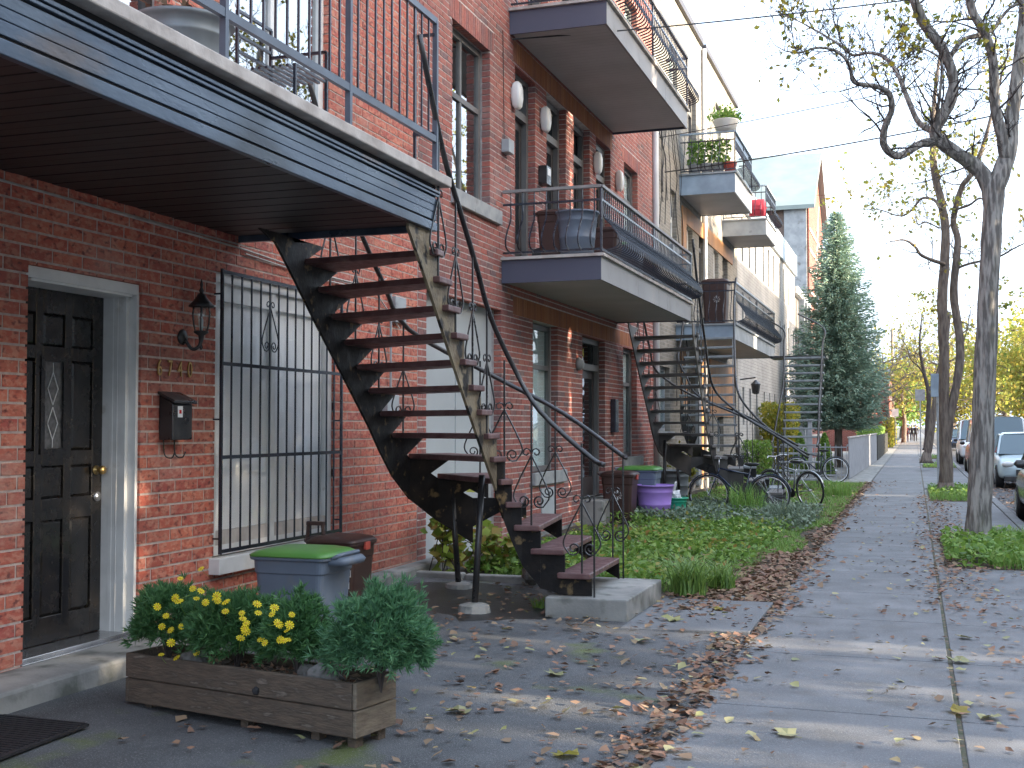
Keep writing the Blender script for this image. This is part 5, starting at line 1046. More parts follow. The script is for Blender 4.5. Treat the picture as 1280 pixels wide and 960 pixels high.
def crown_tree(label, x, y, h, r, mat, n, ls, seed, trunk_r=.2, name='tree', base=.35, bmat=bark2, cat='tree', dep=2):
    rnd = random.Random(seed); T = thing(name, label, cat, (x, y, 0)); m = MB(); tips = []
    top = Vector((x + rnd.uniform(-.3, .3), y, h * .8)); P = crom([(x, y, -.1), (x + .1, y, h * .25), (x - .1, y + .1, h * .5), tuple(top)], 4)
    MB().tube(P, [trunk_r * (1 - .8 * i / (len(P) - 1)) for i in range(len(P))], 10, jit=.2).build('trunk', bmat, T, smooth=True)
    C = []
    for i in range(26):
        t = rnd.uniform(.35, 1); p = P[int(t * (len(P) - 1))]; a = rnd.uniform(0, 2 * pi); d = Vector((cos(a), sin(a), rnd.uniform(.1, .9)))
        twigs(m, tips, p, d, r * rnd.uniform(.6, 1.1), trunk_r * .3, dep, rnd)
    tag(m.build('limbs', bmat, T), kind='stuff')
    if n:
        tp = np.array([tuple(t) for t in tips]); tp = tp[tp[:, 2] > h * base] if (tp[:, 2] > h * base).sum() > 20 else tp
        c = tp[RNG.choice(len(tp), n)] + RNG.normal(0, r * .13, (n, 3)); leaves('crown', c, ls, mat, T, droop=.4, asp=.75)
    return T
crown_tree('yellow-green autumn tree beyond the parked cars at the right edge', 8.6, 88, 8.5, 4.2, leafo, 9000, .28, 21, .3)
crown_tree('bright green bushy tree low behind the parked cars at the right', 10.2, 100, 6.0, 4.0, leafy, 8000, .30, 22, .3, base=.15)
crown_tree('tall golden tree farther along the right side of the street', 8.3, 125, 10.5, 5, leafo, 7000, .36, 23, .35)
crown_tree('pale green low tree at the far centre of the street behind the van', 4.2, 150, 6.0, 5, leafy, 5000, .4, 24, .35, base=.1)
crown_tree('sparse brown tree far down the street left of the slim dark tree', -1.0, 120, 9.0, 4.2, leafo, 2200, .3, 25, .25)
crown_tree('dark green dense tree closing the far end of the sidewalk', -1.6, 170, 8, 5, leafg, 9000, .4, 26, .4, base=.1)
crown_tree('thin bare tree in the far distance between the spruce and the slim dark tree', -1.9, 90, 8.5, 3.2, leafo, 700, .2, 28, .2)
crown_tree('pale brown bare tree far down the street right of the second maple', 2.2, 110, 9.5, 4.0, leafo, 900, .25, 29, .25)
for i, (x, y, h, n_) in enumerate(((11.3, 6.6, 10.5, 5200), (11.0, -6, 10, 1500), (11.4, 16.7, 10.5, 6000), (11.2, 24.5, 10, 1500), (13.8, 7.6, 9.0, 5200), (21, 5.9, 17, 16000), (22, 8.3, 18, 16000))):
    crown_tree(['tall dense tree at the back of the gap across the street, nearer one', 'tall dense tree at the back of the gap across the street, farther one'][i - 5] if i > 4 else ['opposite sidewalk maple in the gap between the houses', 'opposite sidewalk maple behind the viewer', 'opposite sidewalk maple past the gap', 'opposite sidewalk maple beside the narrow passage', 'leafier tree standing back in the gap across the street'][i], x, y, h, 3.2, leafy, n_, .15 if i < 5 else .3, 40 + i, .26, 'street_tree', .35 if i < 5 else .48)
# spruce
def spruce(x, y, h, r0, label):
    T = thing('spruce_tree', label, 'tree', (x, y, 0)); MB().tube([(x, y, -.1), (x, y, h * .5), (x, y, h * .98)], [.16, .09, .015], 10).build('trunk', bark2, T, smooth=True)
    rnd = random.Random(4); wood = MB(); pts = []; dirs = []
    z = 1.75
    while z < h - .12:
        t = (z - 1.75) / (h - 1.75); R = r0 * (1 - t) ** .58 * (1 if t > .12 else .75 + 2 * t) + .05; nb = max(7, int(18 * (1 - t) + 7))
        for k in range(nb):
            a = 2 * pi * k / nb + rnd.uniform(-.25, .25); L = R * rnd.uniform(.66, 1.16); n = max(3, int(L / .10)); P = []
            for i in range(n + 1):
                s = i / n; P.append(Vector((x + cos(a) * L * s, y + sin(a) * L * s, z - .30 * L * s + .26 * L * s * s * s + rnd.uniform(-.01, .01))))
            wood.tube(P, [.016 * (1 - .8 * i / n) for i in range(n + 1)], 3, cap=False)
            for i in range(1, n + 1):
                s = i / n; wd = .30 * L * (1 - s) ** .7 + .05
                for _ in range(int(7 + 7 * (1 - s))):
                    o = rnd.uniform(-1, 1) * wd; pts.append((P[i].x - sin(a) * o + rnd.gauss(0, .02), P[i].y + cos(a) * o + rnd.gauss(0, .02), P[i].z - rnd.gauss(.02, .07) - .12 * abs(o)))
                    dirs.append((cos(a) * .9 - sin(a) * o * 2.5, sin(a) * .9 + cos(a) * o * 2.5, rnd.uniform(-.35, .25)))
        z += .17 + .06 * (1 - t)
    tag(wood.build('branches', bark2, T), kind='stuff')
    pts = np.array(pts); n = len(pts); d = np.array(dirs) + RNG.normal(0, .3, (n, 3)); d /= np.linalg.norm(d, axis=1)[:, None]; w = np.cross(d, RNG.normal(size=(n, 3))); w /= np.linalg.norm(w, axis=1)[:, None]
    l = RNG.uniform(.05, .12, n)[:, None]; A = pts - d * l; B = pts + d * l; V = np.stack([A, pts + w * .022, B, pts - w * .022], 1).reshape(-1, 3); i = np.arange(n) * 4
    npmesh('crown', V, np.stack([i, i + 1, i + 2, i + 3], 1), sprucem, T); return n
nsp = spruce(-2.70, 46, 9.7, 1.95, 'tall blue-green spruce behind the grey board fence')

# ------------------------------------------------------------ grass and plants
def clump_points(n, x0, x1, y0, y1, bias=None, zadd=0.):
    x = RNG.uniform(x0, x1, n * 3); y = RNG.uniform(y0, y1, n * 3); k = np.array([mnoise.noise(Vector((a * .9, b * .9, 7))) for a, b in zip(x, y)]); keep = k + RNG.uniform(-.5, .6, n * 3) > 0
    if bias is not None: keep &= bias(x, y)
    x, y = x[keep][:n], y[keep][:n]; return np.stack([x, y, [yz(a, b) - .01 + zadd for a, b in zip(x, y)]], 1)
edge = lambda x, y: x < -1.45 - .50 * np.clip((14.5 - y) / 4, 0, 1) + .12 * np.sin(y * 1.7)
g = blades('grass', clump_points(34000, -4.0, -1.3, 10.8, 19, edge), .085, .007, grassm, lean=.9); tag(g, 'green uneven grass of the front garden', 'grass', kind='stuff')
g = blades('grass', clump_points(24000, -4.4, -1.15, 19, 33.5, lambda x, y: x < -1.25), .11, .011, grassm, lean=.9); tag(g, 'rough grass around the bicycles', 'grass', kind='stuff')
gc_ = leaves('ground_cover', clump_points(9000, -4.2, -1.5, 11.0, 20, lambda x, y: edge(x, y) & (x < -1.9 + .0 * y), .06) + np.stack([np.zeros(9000)] * 2 + [RNG.uniform(0, .12, 9000)], 1)[:len(clump_points(1, -4, -2, 11, 12)) and None], .085, leafg, flat=.35, asp=.6) if False else None
P_ = clump_points(10500, -4.3, -1.75, 11.0, 20.5, edge, .03); P_[:, 2] += RNG.uniform(0, 1, len(P_)) * np.array([.07 + .26 * max(0, mnoise.noise(Vector((a * 1.1, b * .8, 2)))) * (1 if a < -2.3 else .3) for a, b in P_[:, :2]]); tag(leaves('ground_cover', P_, .085, leafg, flat=.35), 'broad leaved ground cover in the garden', 'ground cover', kind='stuff')
P_ = clump_points(1100, -4.3, -1.8, 11.0, 20.5, edge, .05); P_[:, 2] += RNG.uniform(0, .15, len(P_)); tag(leaves('yellowing_cover', P_, .08, leafv, flat=.35), 'yellowing low leaves among the ground cover', 'ground cover', kind='stuff')
silverg = M('silver_green_leaf', (0, 0, 0), rough=.7, ramp=[(.16, .22, .15), (.24, .30, .22), (.12, .18, .10), (.20, .24, .14)], trans=.2)
P_ = clump_points(5200, -4.3, -1.5, 17.6, 21.5, None, .02); P_[:, 2] += RNG.uniform(0, .20, len(P_)); tag(leaves('silver_ground_cover', P_, .085, silverg, flat=.3), 'silvery green low plants in front of the bicycles', 'ground cover', kind='stuff')
def tuft(name, label, x, y, z, h, r, n, mat, w=.014, lean=.8, cat='plant', group=None):
    a = RNG.uniform(0, 2 * pi, n); q = RNG.uniform(0, 1, n) ** .6 * r; T = thing(name, label, cat, (x, y, z), group)
    blades('leaves', np.stack([x + q * np.cos(a), y + q * np.sin(a), np.full(n, z)], 1), h, w, mat, T, lean=lean, seg=4); return T
tuft('daylily_clump', 'arching bright green strap leaved clump right of the concrete block', -1.95, 10.75, .03, .50, .16, 170, strapm, .020, 1.25)
tuft('daylily_clump', 'smaller strap leaved clump at the corner of the garden path', -1.72, 11.2, .02, .38, .13, 110, strapm, .018, 1.2)
tuft('grass_clump', 'tall grassy clump in front of the middle bicycle wheel', -2.65, 20.0, .02, .62, .28, 260, grassm, .014, .6)
tuft('grass_clump', 'silvery mounded clump by the sidewalk near the bicycles', -1.95, 18.9, .02, .45, .38, 420, silverg, .016, .9)
tuft('grass_clump', 'low grassy tuft at the far end of the yard', -1.6, 27, .02, .4, .3, 200, grassm, .014, .7)
def leafy_plant(name, label, c, s, n, mat, ls, cat='plant', stems=8):
    T = thing(name, label, cat, (c[0], c[1], gz(c[0]))); z0 = gz(c[0]); m = MB(); pts = []
    for i in range(stems):
        a = random.uniform(0, 2 * pi); e = (c[0] + s[0] * cos(a) * random.random(), c[1] + s[1] * sin(a) * random.random(), z0 + s[2] * random.uniform(.5, 1))
        P = crom([(c[0] + random.uniform(-.5, .5) * s[0], c[1] + random.uniform(-.5, .5) * s[1], z0), (lerp(c[0], e[0], .6), lerp(c[1], e[1], .6), lerp(z0, e[2], .7)), e], 5); m.tube(P, .005, 4, cap=False); pts += [tuple(p) for p in P[2:]]
    m.build('stems', twigm, T); pts = np.array(pts); leaves('leaves', pts[RNG.choice(len(pts), n)] + RNG.normal(0, .06, (n, 3)), ls, mat, T, flat=.3, asp=.9, droop=.2); return T
leafy_plant('vine_plant', 'yellow-green grape vine climbing at the brick corner beside the grey panel', (-4.42, 10.95), (.30, .25, .75), 200, leafv, .12, stems=10)
leafy_plant('vine_plant', 'lower reddish tinged vine between the two black support posts', (-4.1, 11.4), (.5, .35, .48), 240, leafv, .11, stems=12)
leafy_plant('leafy_plant', 'dark leafy seedlings behind the edging stones under the staircase', (-3.5, 11.3), (.7, .5, .22), 420, leafg, .075, stems=16)
leafy_plant('yellow_shrub', 'yellow leaved shrub growing behind the grey ribbed metal bin', (-4.45, 23.6), (.35, .3, 1.15), 260, leafo, .10, stems=8)
leafy_plant('leafy_weed', 'thin green weed beside the front wheel of the first bicycle', (-4.1, 25.6), (.25, .2, .9), 90, leafg, .09, stems=5)
rk = MB().blob((-3.42, 10.62, .17), .09, 9, .6, 10, 8).build('edging_rock', rockm, None, smooth=True, loc=(-3.42, 10.62, .12)); tag(rk, 'dark round rock sitting on the garden edging stones', 'stone')
tuft('weed_tuft', 'small weed on the asphalt between the post footing and the concrete block', -2.95, 9.35, .04, .13, .05, 26, leafg, .014, .8)
for i, (p, n) in enumerate(zip(PITS, (2600, 2200, 500, 400))):
    cx, cy = (p[0] + p[1]) / 2, (p[2] + p[3]) / 2
    q = np.stack([RNG.uniform(p[0] + (.45 if i == 0 else 0), p[1], n), RNG.uniform(p[2], p[3], n), np.full(n, .0)], 1); tag(blades('verge_grass', q, .20, .011, grassm, lean=.8), 'grass around the foot of street tree', 'grass', kind='stuff')
    n = n * 2 if i == 0 else n; q = np.stack([RNG.normal(cx - (.2 if i == 0 else 0), .34, n // 3), RNG.normal(cy - (.6 if i == 0 else 0), 1.1, n // 3), RNG.uniform(.02, .20, n // 3)], 1); q = q[(q[:, 0] > p[0]) & (q[:, 0] < p[1]) & (q[:, 1] > p[2]) & (q[:, 1] < p[3])]
    tag(leaves('verge_weeds', q, .075, leafg if i else leafg, flat=.3, asp=.8), 'low weeds around the foot of street tree', 'weeds', kind='stuff')

# ------------------------------------------------------------ bicycles
def bicycle(label, x, y, rz, fm, tilt=.06):
    T = thing('bicycle', label, 'bicycle', (0, 0, 0), 'bicycles in the yard'); R = .34; wb = 1.04
    def part(n_, m, mat, par=T, sm=False):
        o = bpy.data.objects.new(n_, m.mesh(n_, mat, (0, 0, 0), sm)); S.collection.objects.link(o); o.parent = par; return o
    for wx in (0, wb):
        w = part('wheel', MB().tube([(wx + R * cos(a), 0, R + R * sin(a)) for a in np.linspace(0, 2 * pi, 33)], .016, 6), rubber, sm=True)
        part('rim', MB().tube([(wx + (R - .022) * cos(a), 0, R + (R - .022) * sin(a)) for a in np.linspace(0, 2 * pi, 33)], .010, 5), chrome, w)
        m = MB(); m.lathe([(.02, -.03), (.02, .03)], (wx, 0, R), 8, 'Y')
        for i in range(20): a = i * pi / 10; m.tube([(wx, .02 * (-1) ** i, R), (wx + (R - .02) * cos(a), 0, R + (R - .02) * sin(a))], .0016, 3)
        part('spokes', m, chrome, w)
        m = MB(); A = [(wx + (R + .03) * cos(a), 0, R + (R + .03) * sin(a)) for a in np.linspace(.3, pi - .2, 12)]; m.tube(A, .014, 4); part('mudguard', m, fm)
    bb, st_, hd_, hd2 = (.44, 0, .28), (.33, 0, .74), (.86, 0, .80), (.89, 0, .70)
    m = MB()
    for a, b, r in ((bb, st_, .016), (bb, hd2, .018), ((.345, 0, .70), hd_, .016), ((0, 0, R), bb, .01), ((0, 0, R), (.345, 0, .70), .009), (hd2, (wb, 0, R), .012), (hd_, hd2, .019)): m.tube([a, b], r, 6)
    part('frame', m, fm, sm=True)
    part('saddle', MB().loft([(.0, .05, .02, .015), (.02, .12, .06, .03), (.05, .13, .07, .04), (.06, .09, .04, .03)], (.30, 0, .84), 4), blackp, sm=True); part('seat_post', MB().tube([st_, (.31, 0, .86)], .012, 6), chrome)
    part('handlebar', MB().tube(crom([(.78, -.28, .96), (.86, -.18, .98), (.87, 0, .96), (.86, .18, .98), (.78, .28, .96)], 4), .012, 6).tube([hd_, (.87, 0, .96)], .012, 6), chrome, sm=True)
    m = MB().lathe([(.09, -.004), (.09, .004)], (bb[0], .04, bb[2]), 18, 'Y').tube([(bb[0], .05, bb[2]), (bb[0] + .1, .05, bb[2] - .13)], .009, 5).tube([(bb[0], -.05, bb[2]), (bb[0] - .1, -.05, bb[2] + .13)], .009, 5).box(bb[0] + .06, bb[0] + .14, .05, .13, bb[2] - .145, bb[2] - .125).box(bb[0] - .14, bb[0] - .06, -.13, -.05, bb[2] + .125, bb[2] + .145)
    part('crankset', m, blackp)
    T.location = (x, y, gz(x) - .01); T.rotation_euler = (tilt, 0, rz); return T
bicycle('dark blue bicycle with curved mudguards, leftmost in the yard', -2.36, 20.6, radians(178), bikeframe)
bicycle('silver framed bicycle standing crosswise nearest the sidewalk', -1.85, 22.9, radians(140), bikeframe2, -.08)
bicycle('bicycle leaning on the low fence, farthest in the yard', -2.05, 33.6, radians(188), bikeframe, .1)

# ------------------------------------------------------------ fences
F1 = thing('board_fence', 'long pale grey vertical board fence along the sidewalk beside the spruce', 'fence', (-1.75, 45, 0)); fbm = MB().box(-.015, .015, -.068, .068, 0, 1.18).mesh('fence_board', fencem)
y = 35.6; i = 0
while y < 55: shared('fence_board', fbm, F1, (-1.80 + .010 * (y - 35.6), y, .03 + .01 * (i % 2))); y += .145; i += 1
for z in (.3, 1.0): MB().bar((-1.84, 35.6, z), (-1.645, 55, z), .03, .06).build('fence_rail', fencem, F1)
MB().bar((-1.80, 35.5, 1.23), (-1.60, 55, 1.23), .08, .04).build('fence_cap', lipm, F1)
F2 = thing('picket_railing', 'low pale metal picket railing closing the yard in front of the spruce', 'fence', (-3.2, 35.4, 0))
for i in range(20): MB().bar((-4.7 + i * .15, 35.4, .02), (-4.7 + i * .15, 35.4, 1.02 + (.05 if i % 5 == 0 else 0)), .016 if i % 5 else .04).build('picket', fencem, F2)
for z in (.15, .95): MB().bar((-4.72, 35.4, z), (-1.84, 35.4, z), .025, .035).build('rail', fencem, F2)
F3 = thing('dark_fence', 'low dark fence along the sidewalk beyond the pale board fence', 'fence', (-1.5, 66, 0))
for i in range(60): MB().box(-1.62, -1.58, 56 + i * .36, 56.2 + i * .36, .02, 1.15).build('slat', darkfence, F3)
for z in (.2, 1.05): MB().box(-1.66, -1.62, 56, 77.6, z, z + .07).build('rail', darkfence, F3)
def hedge(name, label, x0, x1, y0, y1, z0, z1, n, mat, ls, cat='hedge'):
    T = thing(name, label, cat, ((x0 + x1) / 2, (y0 + y1) / 2, 0)); c = np.stack([RNG.uniform(x0, x1, n), RNG.uniform(y0, y1, n), RNG.uniform(z0, z1, n)], 1); leaves('foliage', c, ls, mat, T)
    MB().tube([((x0 + x1) / 2, (y0 + y1) / 2, -.05), ((x0 + x1) / 2, (y0 + y1) / 2, z1 * .7)], .05, 6).build('stem', bark2, T)
hedge('hedge', 'dark green hedge topping the low dark fence', -2.6, -1.75, 57, 78, .8, 1.55, 4500, leafg, .16)
hedge('hedge', 'yellow-green bushes on the left verge far down the sidewalk', -2.2, -1.5, 88, 110, 0, 2.2, 2500, leafy, .25)
for i, x in enumerate((-3.35, -2.62)):
    T = thing('conical_shrub', ['small cone shaped cedar behind the picket railing, left one', 'small cone shaped cedar behind the picket railing, right one beside the board fence'][i], 'shrub', (x, 37.5, 0))
    n = 2600; t = RNG.uniform(0, 1, n) ** 1.4; a = RNG.uniform(0, 2 * pi, n); r = .32 * (1 - t) ** .6 * RNG.uniform(.6, 1, n); leaves('foliage', np.stack([x + r * np.cos(a), 37.5 + r * np.sin(a), .1 + t * 1.25], 1), .09, leafg, T); MB().tube([(x, 37.5, -.05), (x, 37.5, .9)], .03, 6).build('stem', bark2, T)
T = thing('white_gate_post', 'square pale post between the two small cedars', 'post', (-3.0, 37, 0)); MB().box(-3.06, -2.94, 36.9, 37.02, 0, 1.7).build('shaft', fencem, T); MB().box(-3.09, -2.91, 36.87, 37.05, 1.7, 1.78).build('cap', fencem, T)
hedge('green_shrub', 'loose bright green shrub left of the spruce behind the last staircase', -4.6, -3.5, 37.5, 39.5, .1, 2.3, 3500, leafy, .14, 'shrub')
hedge('green_shrub', 'dark low shrub under the tan house balcony behind the railing', -4.7, -3.9, 34.3, 35.2, .05, 1.15, 1600, leafg, .09, 'shrub')
LP_ = thing('garden_lantern', 'dark hanging lantern on a bracket seen through the far staircase', 'lantern', (-4.7, 34.5, 2.2))
MB().tube([(-4.74, 34.4, 2.9), (-4.3, 34.4, 2.95)], .02, 5).build('bracket', blackp, LP_); MB().lathe([(.02, .38), (.15, .26), (.13, .24), (.1, 0), (.04, -.03)], (-4.3, 34.4, 2.5), 8).build('lantern_body', blackp, LP_)

# ------------------------------------------------------------ vehicles
def car(label, x, y, L, Wd, H, paint, face=-1, kind='car', cat='car', name='parked_car', belt=.92, roofmat=None, van=False):
    """x,y = ground centre; face -1: the front looks at the viewer"""
    T = thing(name, label, cat, (x, y, -.13), 'cars parked along the kerb'); z = -.13; h = Wd / 2
    def S_(t): return y + face * (L / 2 - t * L)      # t = 0 front, 1 rear
    if van: st_ = [(0, .32, .80, .78), (.03, .24, .92, .93), (.12, .22, 1.05, .98), (.24, .22, 1.12, 1), (.5, .2, 1.12, 1), (.9, .22, 1.12, 1), (.985, .24, 1.1, .97), (1, .34, 1.0, .93)]; cab = [(.20, 1.10, 1.11, .93), (.34, 1.12, H, .84), (.5, 1.12, H + .02, .85), (.93, 1.12, H, .84), (.99, 1.12, 1.15, .9)]
    else: st_ = [(0, .34, .58, .70), (.03, .22, .68, .90), (.10, .2, .80, .97), (.26, .2, .93, 1), (.5, .2, .95, 1), (.75, .2, .97, 1), (.93, .22, .95, .97), (.985, .26, .85, .93), (1, .4, .7, .88)]; cab = [(.24, .90, .92, .90), (.40, .94, H - .04, .76), (.52, .94, H, .78), (.76, .94, H - .04, .76), (.95, .92, .96, .86)]
    V = []; F = []
    def ring(t, z0, z1, w, f=.12):
        yy = S_(t); w = h * w; e = (z1 - z0)
        return [(x - w * .9, yy, z + z0), (x - w, yy, z + z0 + e * .25), (x - w, yy, z + z0 + e * .6), (x - w * .96, yy, z + z1 - e * .12), (x - w * .82, yy, z + z1), (x, yy, z + z1 + .02), (x + w * .82, yy, z + z1), (x + w * .96, yy, z + z1 - e * .12), (x + w, yy, z + z0 + e * .6), (x + w, yy, z + z0 + e * .25), (x + w * .9, yy, z + z0)]
    for s in st_: V += ring(*s)
    k = 11; F = [(i * k + j, i * k + (j + 1) % k, (i + 1) * k + (j + 1) % k, (i + 1) * k + j) for i in range(len(st_) - 1) for j in range(k)] + [tuple(range(k))[::-1], tuple((len(st_) - 1) * k + j for j in range(k))]
    body = MB().add(V, F).build('body', paint, T, smooth=True); sb = body.modifiers.new('sub', 'SUBSURF'); sb.levels = 2; sb.render_levels = 2
    V = []
    for (t, z0, z1, w) in cab:
        yy = S_(t); w = h * w; e = z1 - z0; V += [(x - min(h * .93, w * 1.12) if e > .2 else x - w, yy, z + z0), (x - w, yy, z + z1 - e * .1), (x - w * .85, yy, z + z1), (x + w * .85, yy, z + z1), (x + w, yy, z + z1 - e * .1), (x + min(h * .93, w * 1.12) if e > .2 else x + w, yy, z + z0)]
    k = 6; F = [(i * k + j, i * k + j + 1, (i + 1) * k + j + 1, (i + 1) * k + j) for i in range(len(cab) - 1) for j in range(k - 1)]
    MB().add(V, F).build('windows', carglass, T)
    rf = MB(); V2 = []
    for (t, z0, z1, w) in cab[1:-1]: yy = S_(t); w = h * w; V2 += [(x - w * 1.01, yy, z + z1 - .07), (x - w * .86, yy, z + z1 + .012), (x, yy, z + z1 + .03), (x + w * .86, yy, z + z1 + .012), (x + w * 1.01, yy, z + z1 - .07)]
    k = 5; rf.add(V2, [(i * k + j, i * k + j + 1, (i + 1) * k + j + 1, (i + 1) * k + j) for i in range(len(cab) - 3) for j in range(k - 1)]); rf.build('roof', roofmat or paint, T, smooth=True)
    pm = MB()
    for s in (-1, 1):
        for i in range(len(cab) - 1):
            a, b = cab[i], cab[i + 1]; pa = (x + s * h * a[3] * 1.0, S_(a[0]), z + a[2] - (a[2] - a[1]) * .1); pb = (x + s * h * b[3] * 1.0, S_(b[0]), z + b[2] - (b[2] - b[1]) * .1); pm.bar(pa, pb, .05, .05)
        t = (cab[1][0] + cab[3][0]) / 2; pm.bar((x + s * h * .95, S_(t), z + cab[1][1]), (x + s * h * .80, S_(t), z + H - .06), .05, .07)
    pm.build('pillars', roofmat or paint, T)
    for s in (-1, 1):
        for t in (.17, .80):
            w_ = MB().lathe([(.10, -.10), (.30, -.10), (.32, -.07), (.32, .07), (.30, .10), (.10, .10)], (x + s * (h - .10), S_(t), z + .32), 20, 'X').build('wheel', rubber, T, smooth=False)
            MB().lathe([(.02, .0), (.19, .0), (.20, .02), (.05, .03)] if s > 0 else [(.05, -.03), (.20, -.02), (.19, 0), (.02, 0)], (x + s * (h + .0), S_(t), z + .32), 14, 'X').build('rim', hubm, w_)
        fz = .66 if not van else .80
        MB().blob((x + s * h * .66, S_(.025), z + fz), .11, 1, .1, 10, 8, (1.5, .9, .8)).build('headlight', lampclear, T, smooth=True)
        MB().blob((x + s * h * .74, S_(.985), z + fz + .12), .10, 1, .1, 10, 8, (.7, .6, 1.9)).build('tail_light', lampred, T, smooth=True)
        MB().loft([(0, .04, .06, .03), (.06, .10, .07, .04), (.13, .06, .05, .03)], (x + s * (h + .10), S_(.30), z + 1.0), 4).build('mirror', blackp, T, smooth=True)
    MB().box(x - h * .45, x + h * .45, min(S_(0) - .015, S_(0) + .015), max(S_(0) - .015, S_(0) + .015), z + .36, z + .52).build('grille', blackp, T)
    MB().box(x - h * .8, x + h * .8, S_(.012) - .05, S_(.012) + .05, z + .20, z + .34).build('bumper', blackp, T, bevel=.02)
    for e in (0, 1): yy = S_(e) + (face * .022 if e == 0 else -face * .022); MB().box(x - .16, x + .16, yy - .006, yy + .006, z + .38 + .35 * e, z + .48 + .35 * e).build('plate', carwhite, T)
    if not van: MB().bar((x - .35, S_(.27), z + .97), (x + .25, S_(.31), z + 1.08), .012).build('wiper', blackp, T)
    return T
car('dark grey-green car cut by the right edge of the picture, nearest parked', 2.62, 21.9, 4.3, 1.78, 1.45, cardark, face=-1)
car('pale silver-blue hatchback facing the viewer behind the nearest maple', 2.95, 36.4, 4.0, 1.72, 1.5, carblue, face=-1)
car('faded red van with white roof seen left of the nearest maple trunk', 2.72, 46.0, 4.4, 1.9, 2.0, carred, face=1, van=True, name='parked_van', cat='van', roofmat=carwhite)
car('white van parked beyond the red van', 2.8, 58, 4.6, 1.9, 1.95, carwhite, face=-1, van=True, name='parked_van', cat='van')
car('dark blue car parked farthest, left of the white van', 2.9, 90, 4.3, 1.75, 1.5, bikeframe, face=-1)
car('pale car on the far side of the road at the right edge', 7.9, 62, 4.3, 1.75, 1.5, carwhite, face=-1)
car('blue-grey car on the far side of the road behind the pale one', 7.9, 72, 4.3, 1.75, 1.5, carblue, face=-1)

# ------------------------------------------------------------ far street furniture, people, wires
def sign(label, x, y, z, w, h, mat, zt=None):
    T = thing('street_sign', label, 'street sign', (x, y, 0)); MB().tube([(x, y, 0), (x, y, zt or z + h)], .035, 6).build('pole', greytrim, T); MB().box(x - w / 2, x + w / 2, y - .06, y - .035, z, z + h).build('sign_plate', mat, T, bevel=.01)
sign('pale parking sign fixed beside the second maple trunk', .60, 34, 2.35, .34, .62, bluetrim)
sign('small pale sign on a far pole left of the slim dark tree', .3, 66, 2.9, .5, .6, greytrim)
sign('small white sign on a pole at the far left of the sidewalk', -1.4, 96, 2.3, .5, .6, whitem)
def pole(label, x, y, h, arm=True, r=.14):
    T = thing('utility_pole', label, 'utility pole', (x, y, 0)); MB().tube([(x, y, -.1), (x + .03, y, h)], [r, r * .7], 8).build('shaft', poleg, T, smooth=True)
    if arm: MB().bar((x - 1.1, y, h - .6), (x + 1.1, y, h - .6), .1).build('crossarm', poleg, T); MB().box(x + .2, x + .6, y - .2, y + .2, h - 2.4, h - 1.5).build('transformer', greytrim, T, bevel=.05)
pole('utility pole across the street at the right edge of the picture', 9.8, 96, 6.0); pole('second utility pole beyond the parked cars', 8.9, 128, 8.5); pole('thin utility pole at the far left above the orange brick house', -2.3, 140, 12.5, False, .2)
pole('tall utility pole out of the picture on the near right', 10.2, 20, 10.0)
def person(label, x, y, h, coat, seed, stride=.15):
    rnd = random.Random(seed); T = thing('person', label, 'person', (x, y, 0)); m = MB()
    for s in (-1, 1):
        m.tube([(x + s * .09, y, h * .50), (x + s * .10, y + s * stride * .5, h * .27), (x + s * .10, y + s * stride, .05)], [.095, .065, .045], 8); m.blob((x + s * .10, y + s * stride - .05, .04), .06, 1, .1, 8, 6, (.8, 1.8, .7))
        m.tube([(x + s * .19, y, h * .80), (x + s * .26, y - s * .06, h * .62), (x + s * .25, y - s * .12 - .05, h * .48)], [.055, .045, .032], 7)
        for f in range(4): m.tube([(x + s * .25 + (f - 1.5) * .018, y - s * .12 - .05, h * .48), (x + s * .25 + (f - 1.5) * .02, y - s * .12 - .07, h * .435)], .008, 4)
    m.tube([(x, y, h * .48), (x, y, h * .60), (x, y, h * .72), (x, y, h * .81), (x, y, h * .84)], [.15, .14, .18, .17, .06], 12)
    m.build('body', coat, T, smooth=True); hd = MB().blob((x, y, h * .93), .105, seed, .1, 12, 10, (.85, .95, 1.15)); hd.tube([(x, y, h * .83), (x, y, h * .88)], .05, 8); hd.blob((x, y - .10, h * .925), .018, 1, 0, 6, 5); hd.build('head', skin, T, smooth=True)
    MB().blob((x, y + .02, h * .955), .112, seed + 3, .15, 12, 8, (.9, .95, .95)).build('hair', blackp, T, smooth=True)
person('person in dark maroon coat walking at the far end of the sidewalk', -.75, 128, 1.75, cloth2, 1); person('person in black coat walking beside the others far away', -.25, 132, 1.7, cloth1, 2); person('person in pale coat between the two dark figures far away', -.5, 135, 1.65, greytrim, 3); person('rightmost dark figure of the distant walking group', .1, 130, 1.72, cloth1, 5)
def wire(label, a, b, sag, r=.012):
    a, b = Vector(a), Vector(b); P = [a.lerp(b, t) + Vector((0, 0, -4 * sag * t * (1 - t))) for t in np.linspace(0, 1, 25)]
    tag(MB().tube(P, r, 4, cap=False).build('power_line', wirem, None, loc=tuple(a)), label, 'cable')
wire('service wire from the brick house at the grey top balcony across the street', (-4.72, 13.9, 6.40), (10.2, 20, 9.3), .35, .010)
wire('service cable from the tan house corner, sagging across the sky under the high balcony', (-4.66, 23.2, 6.62), (10.2, 20, 8.2), .35, .014)
wire('second service cable, just above the sagging one', (-4.66, 22.7, 7.2), (10.2, 20, 8.9), .25, .009)
wire('thin upper wire crossing the top of the sky by the maple', (-4.0, 20, 10.9), (10.2, 20, 9.7), .1, .011)
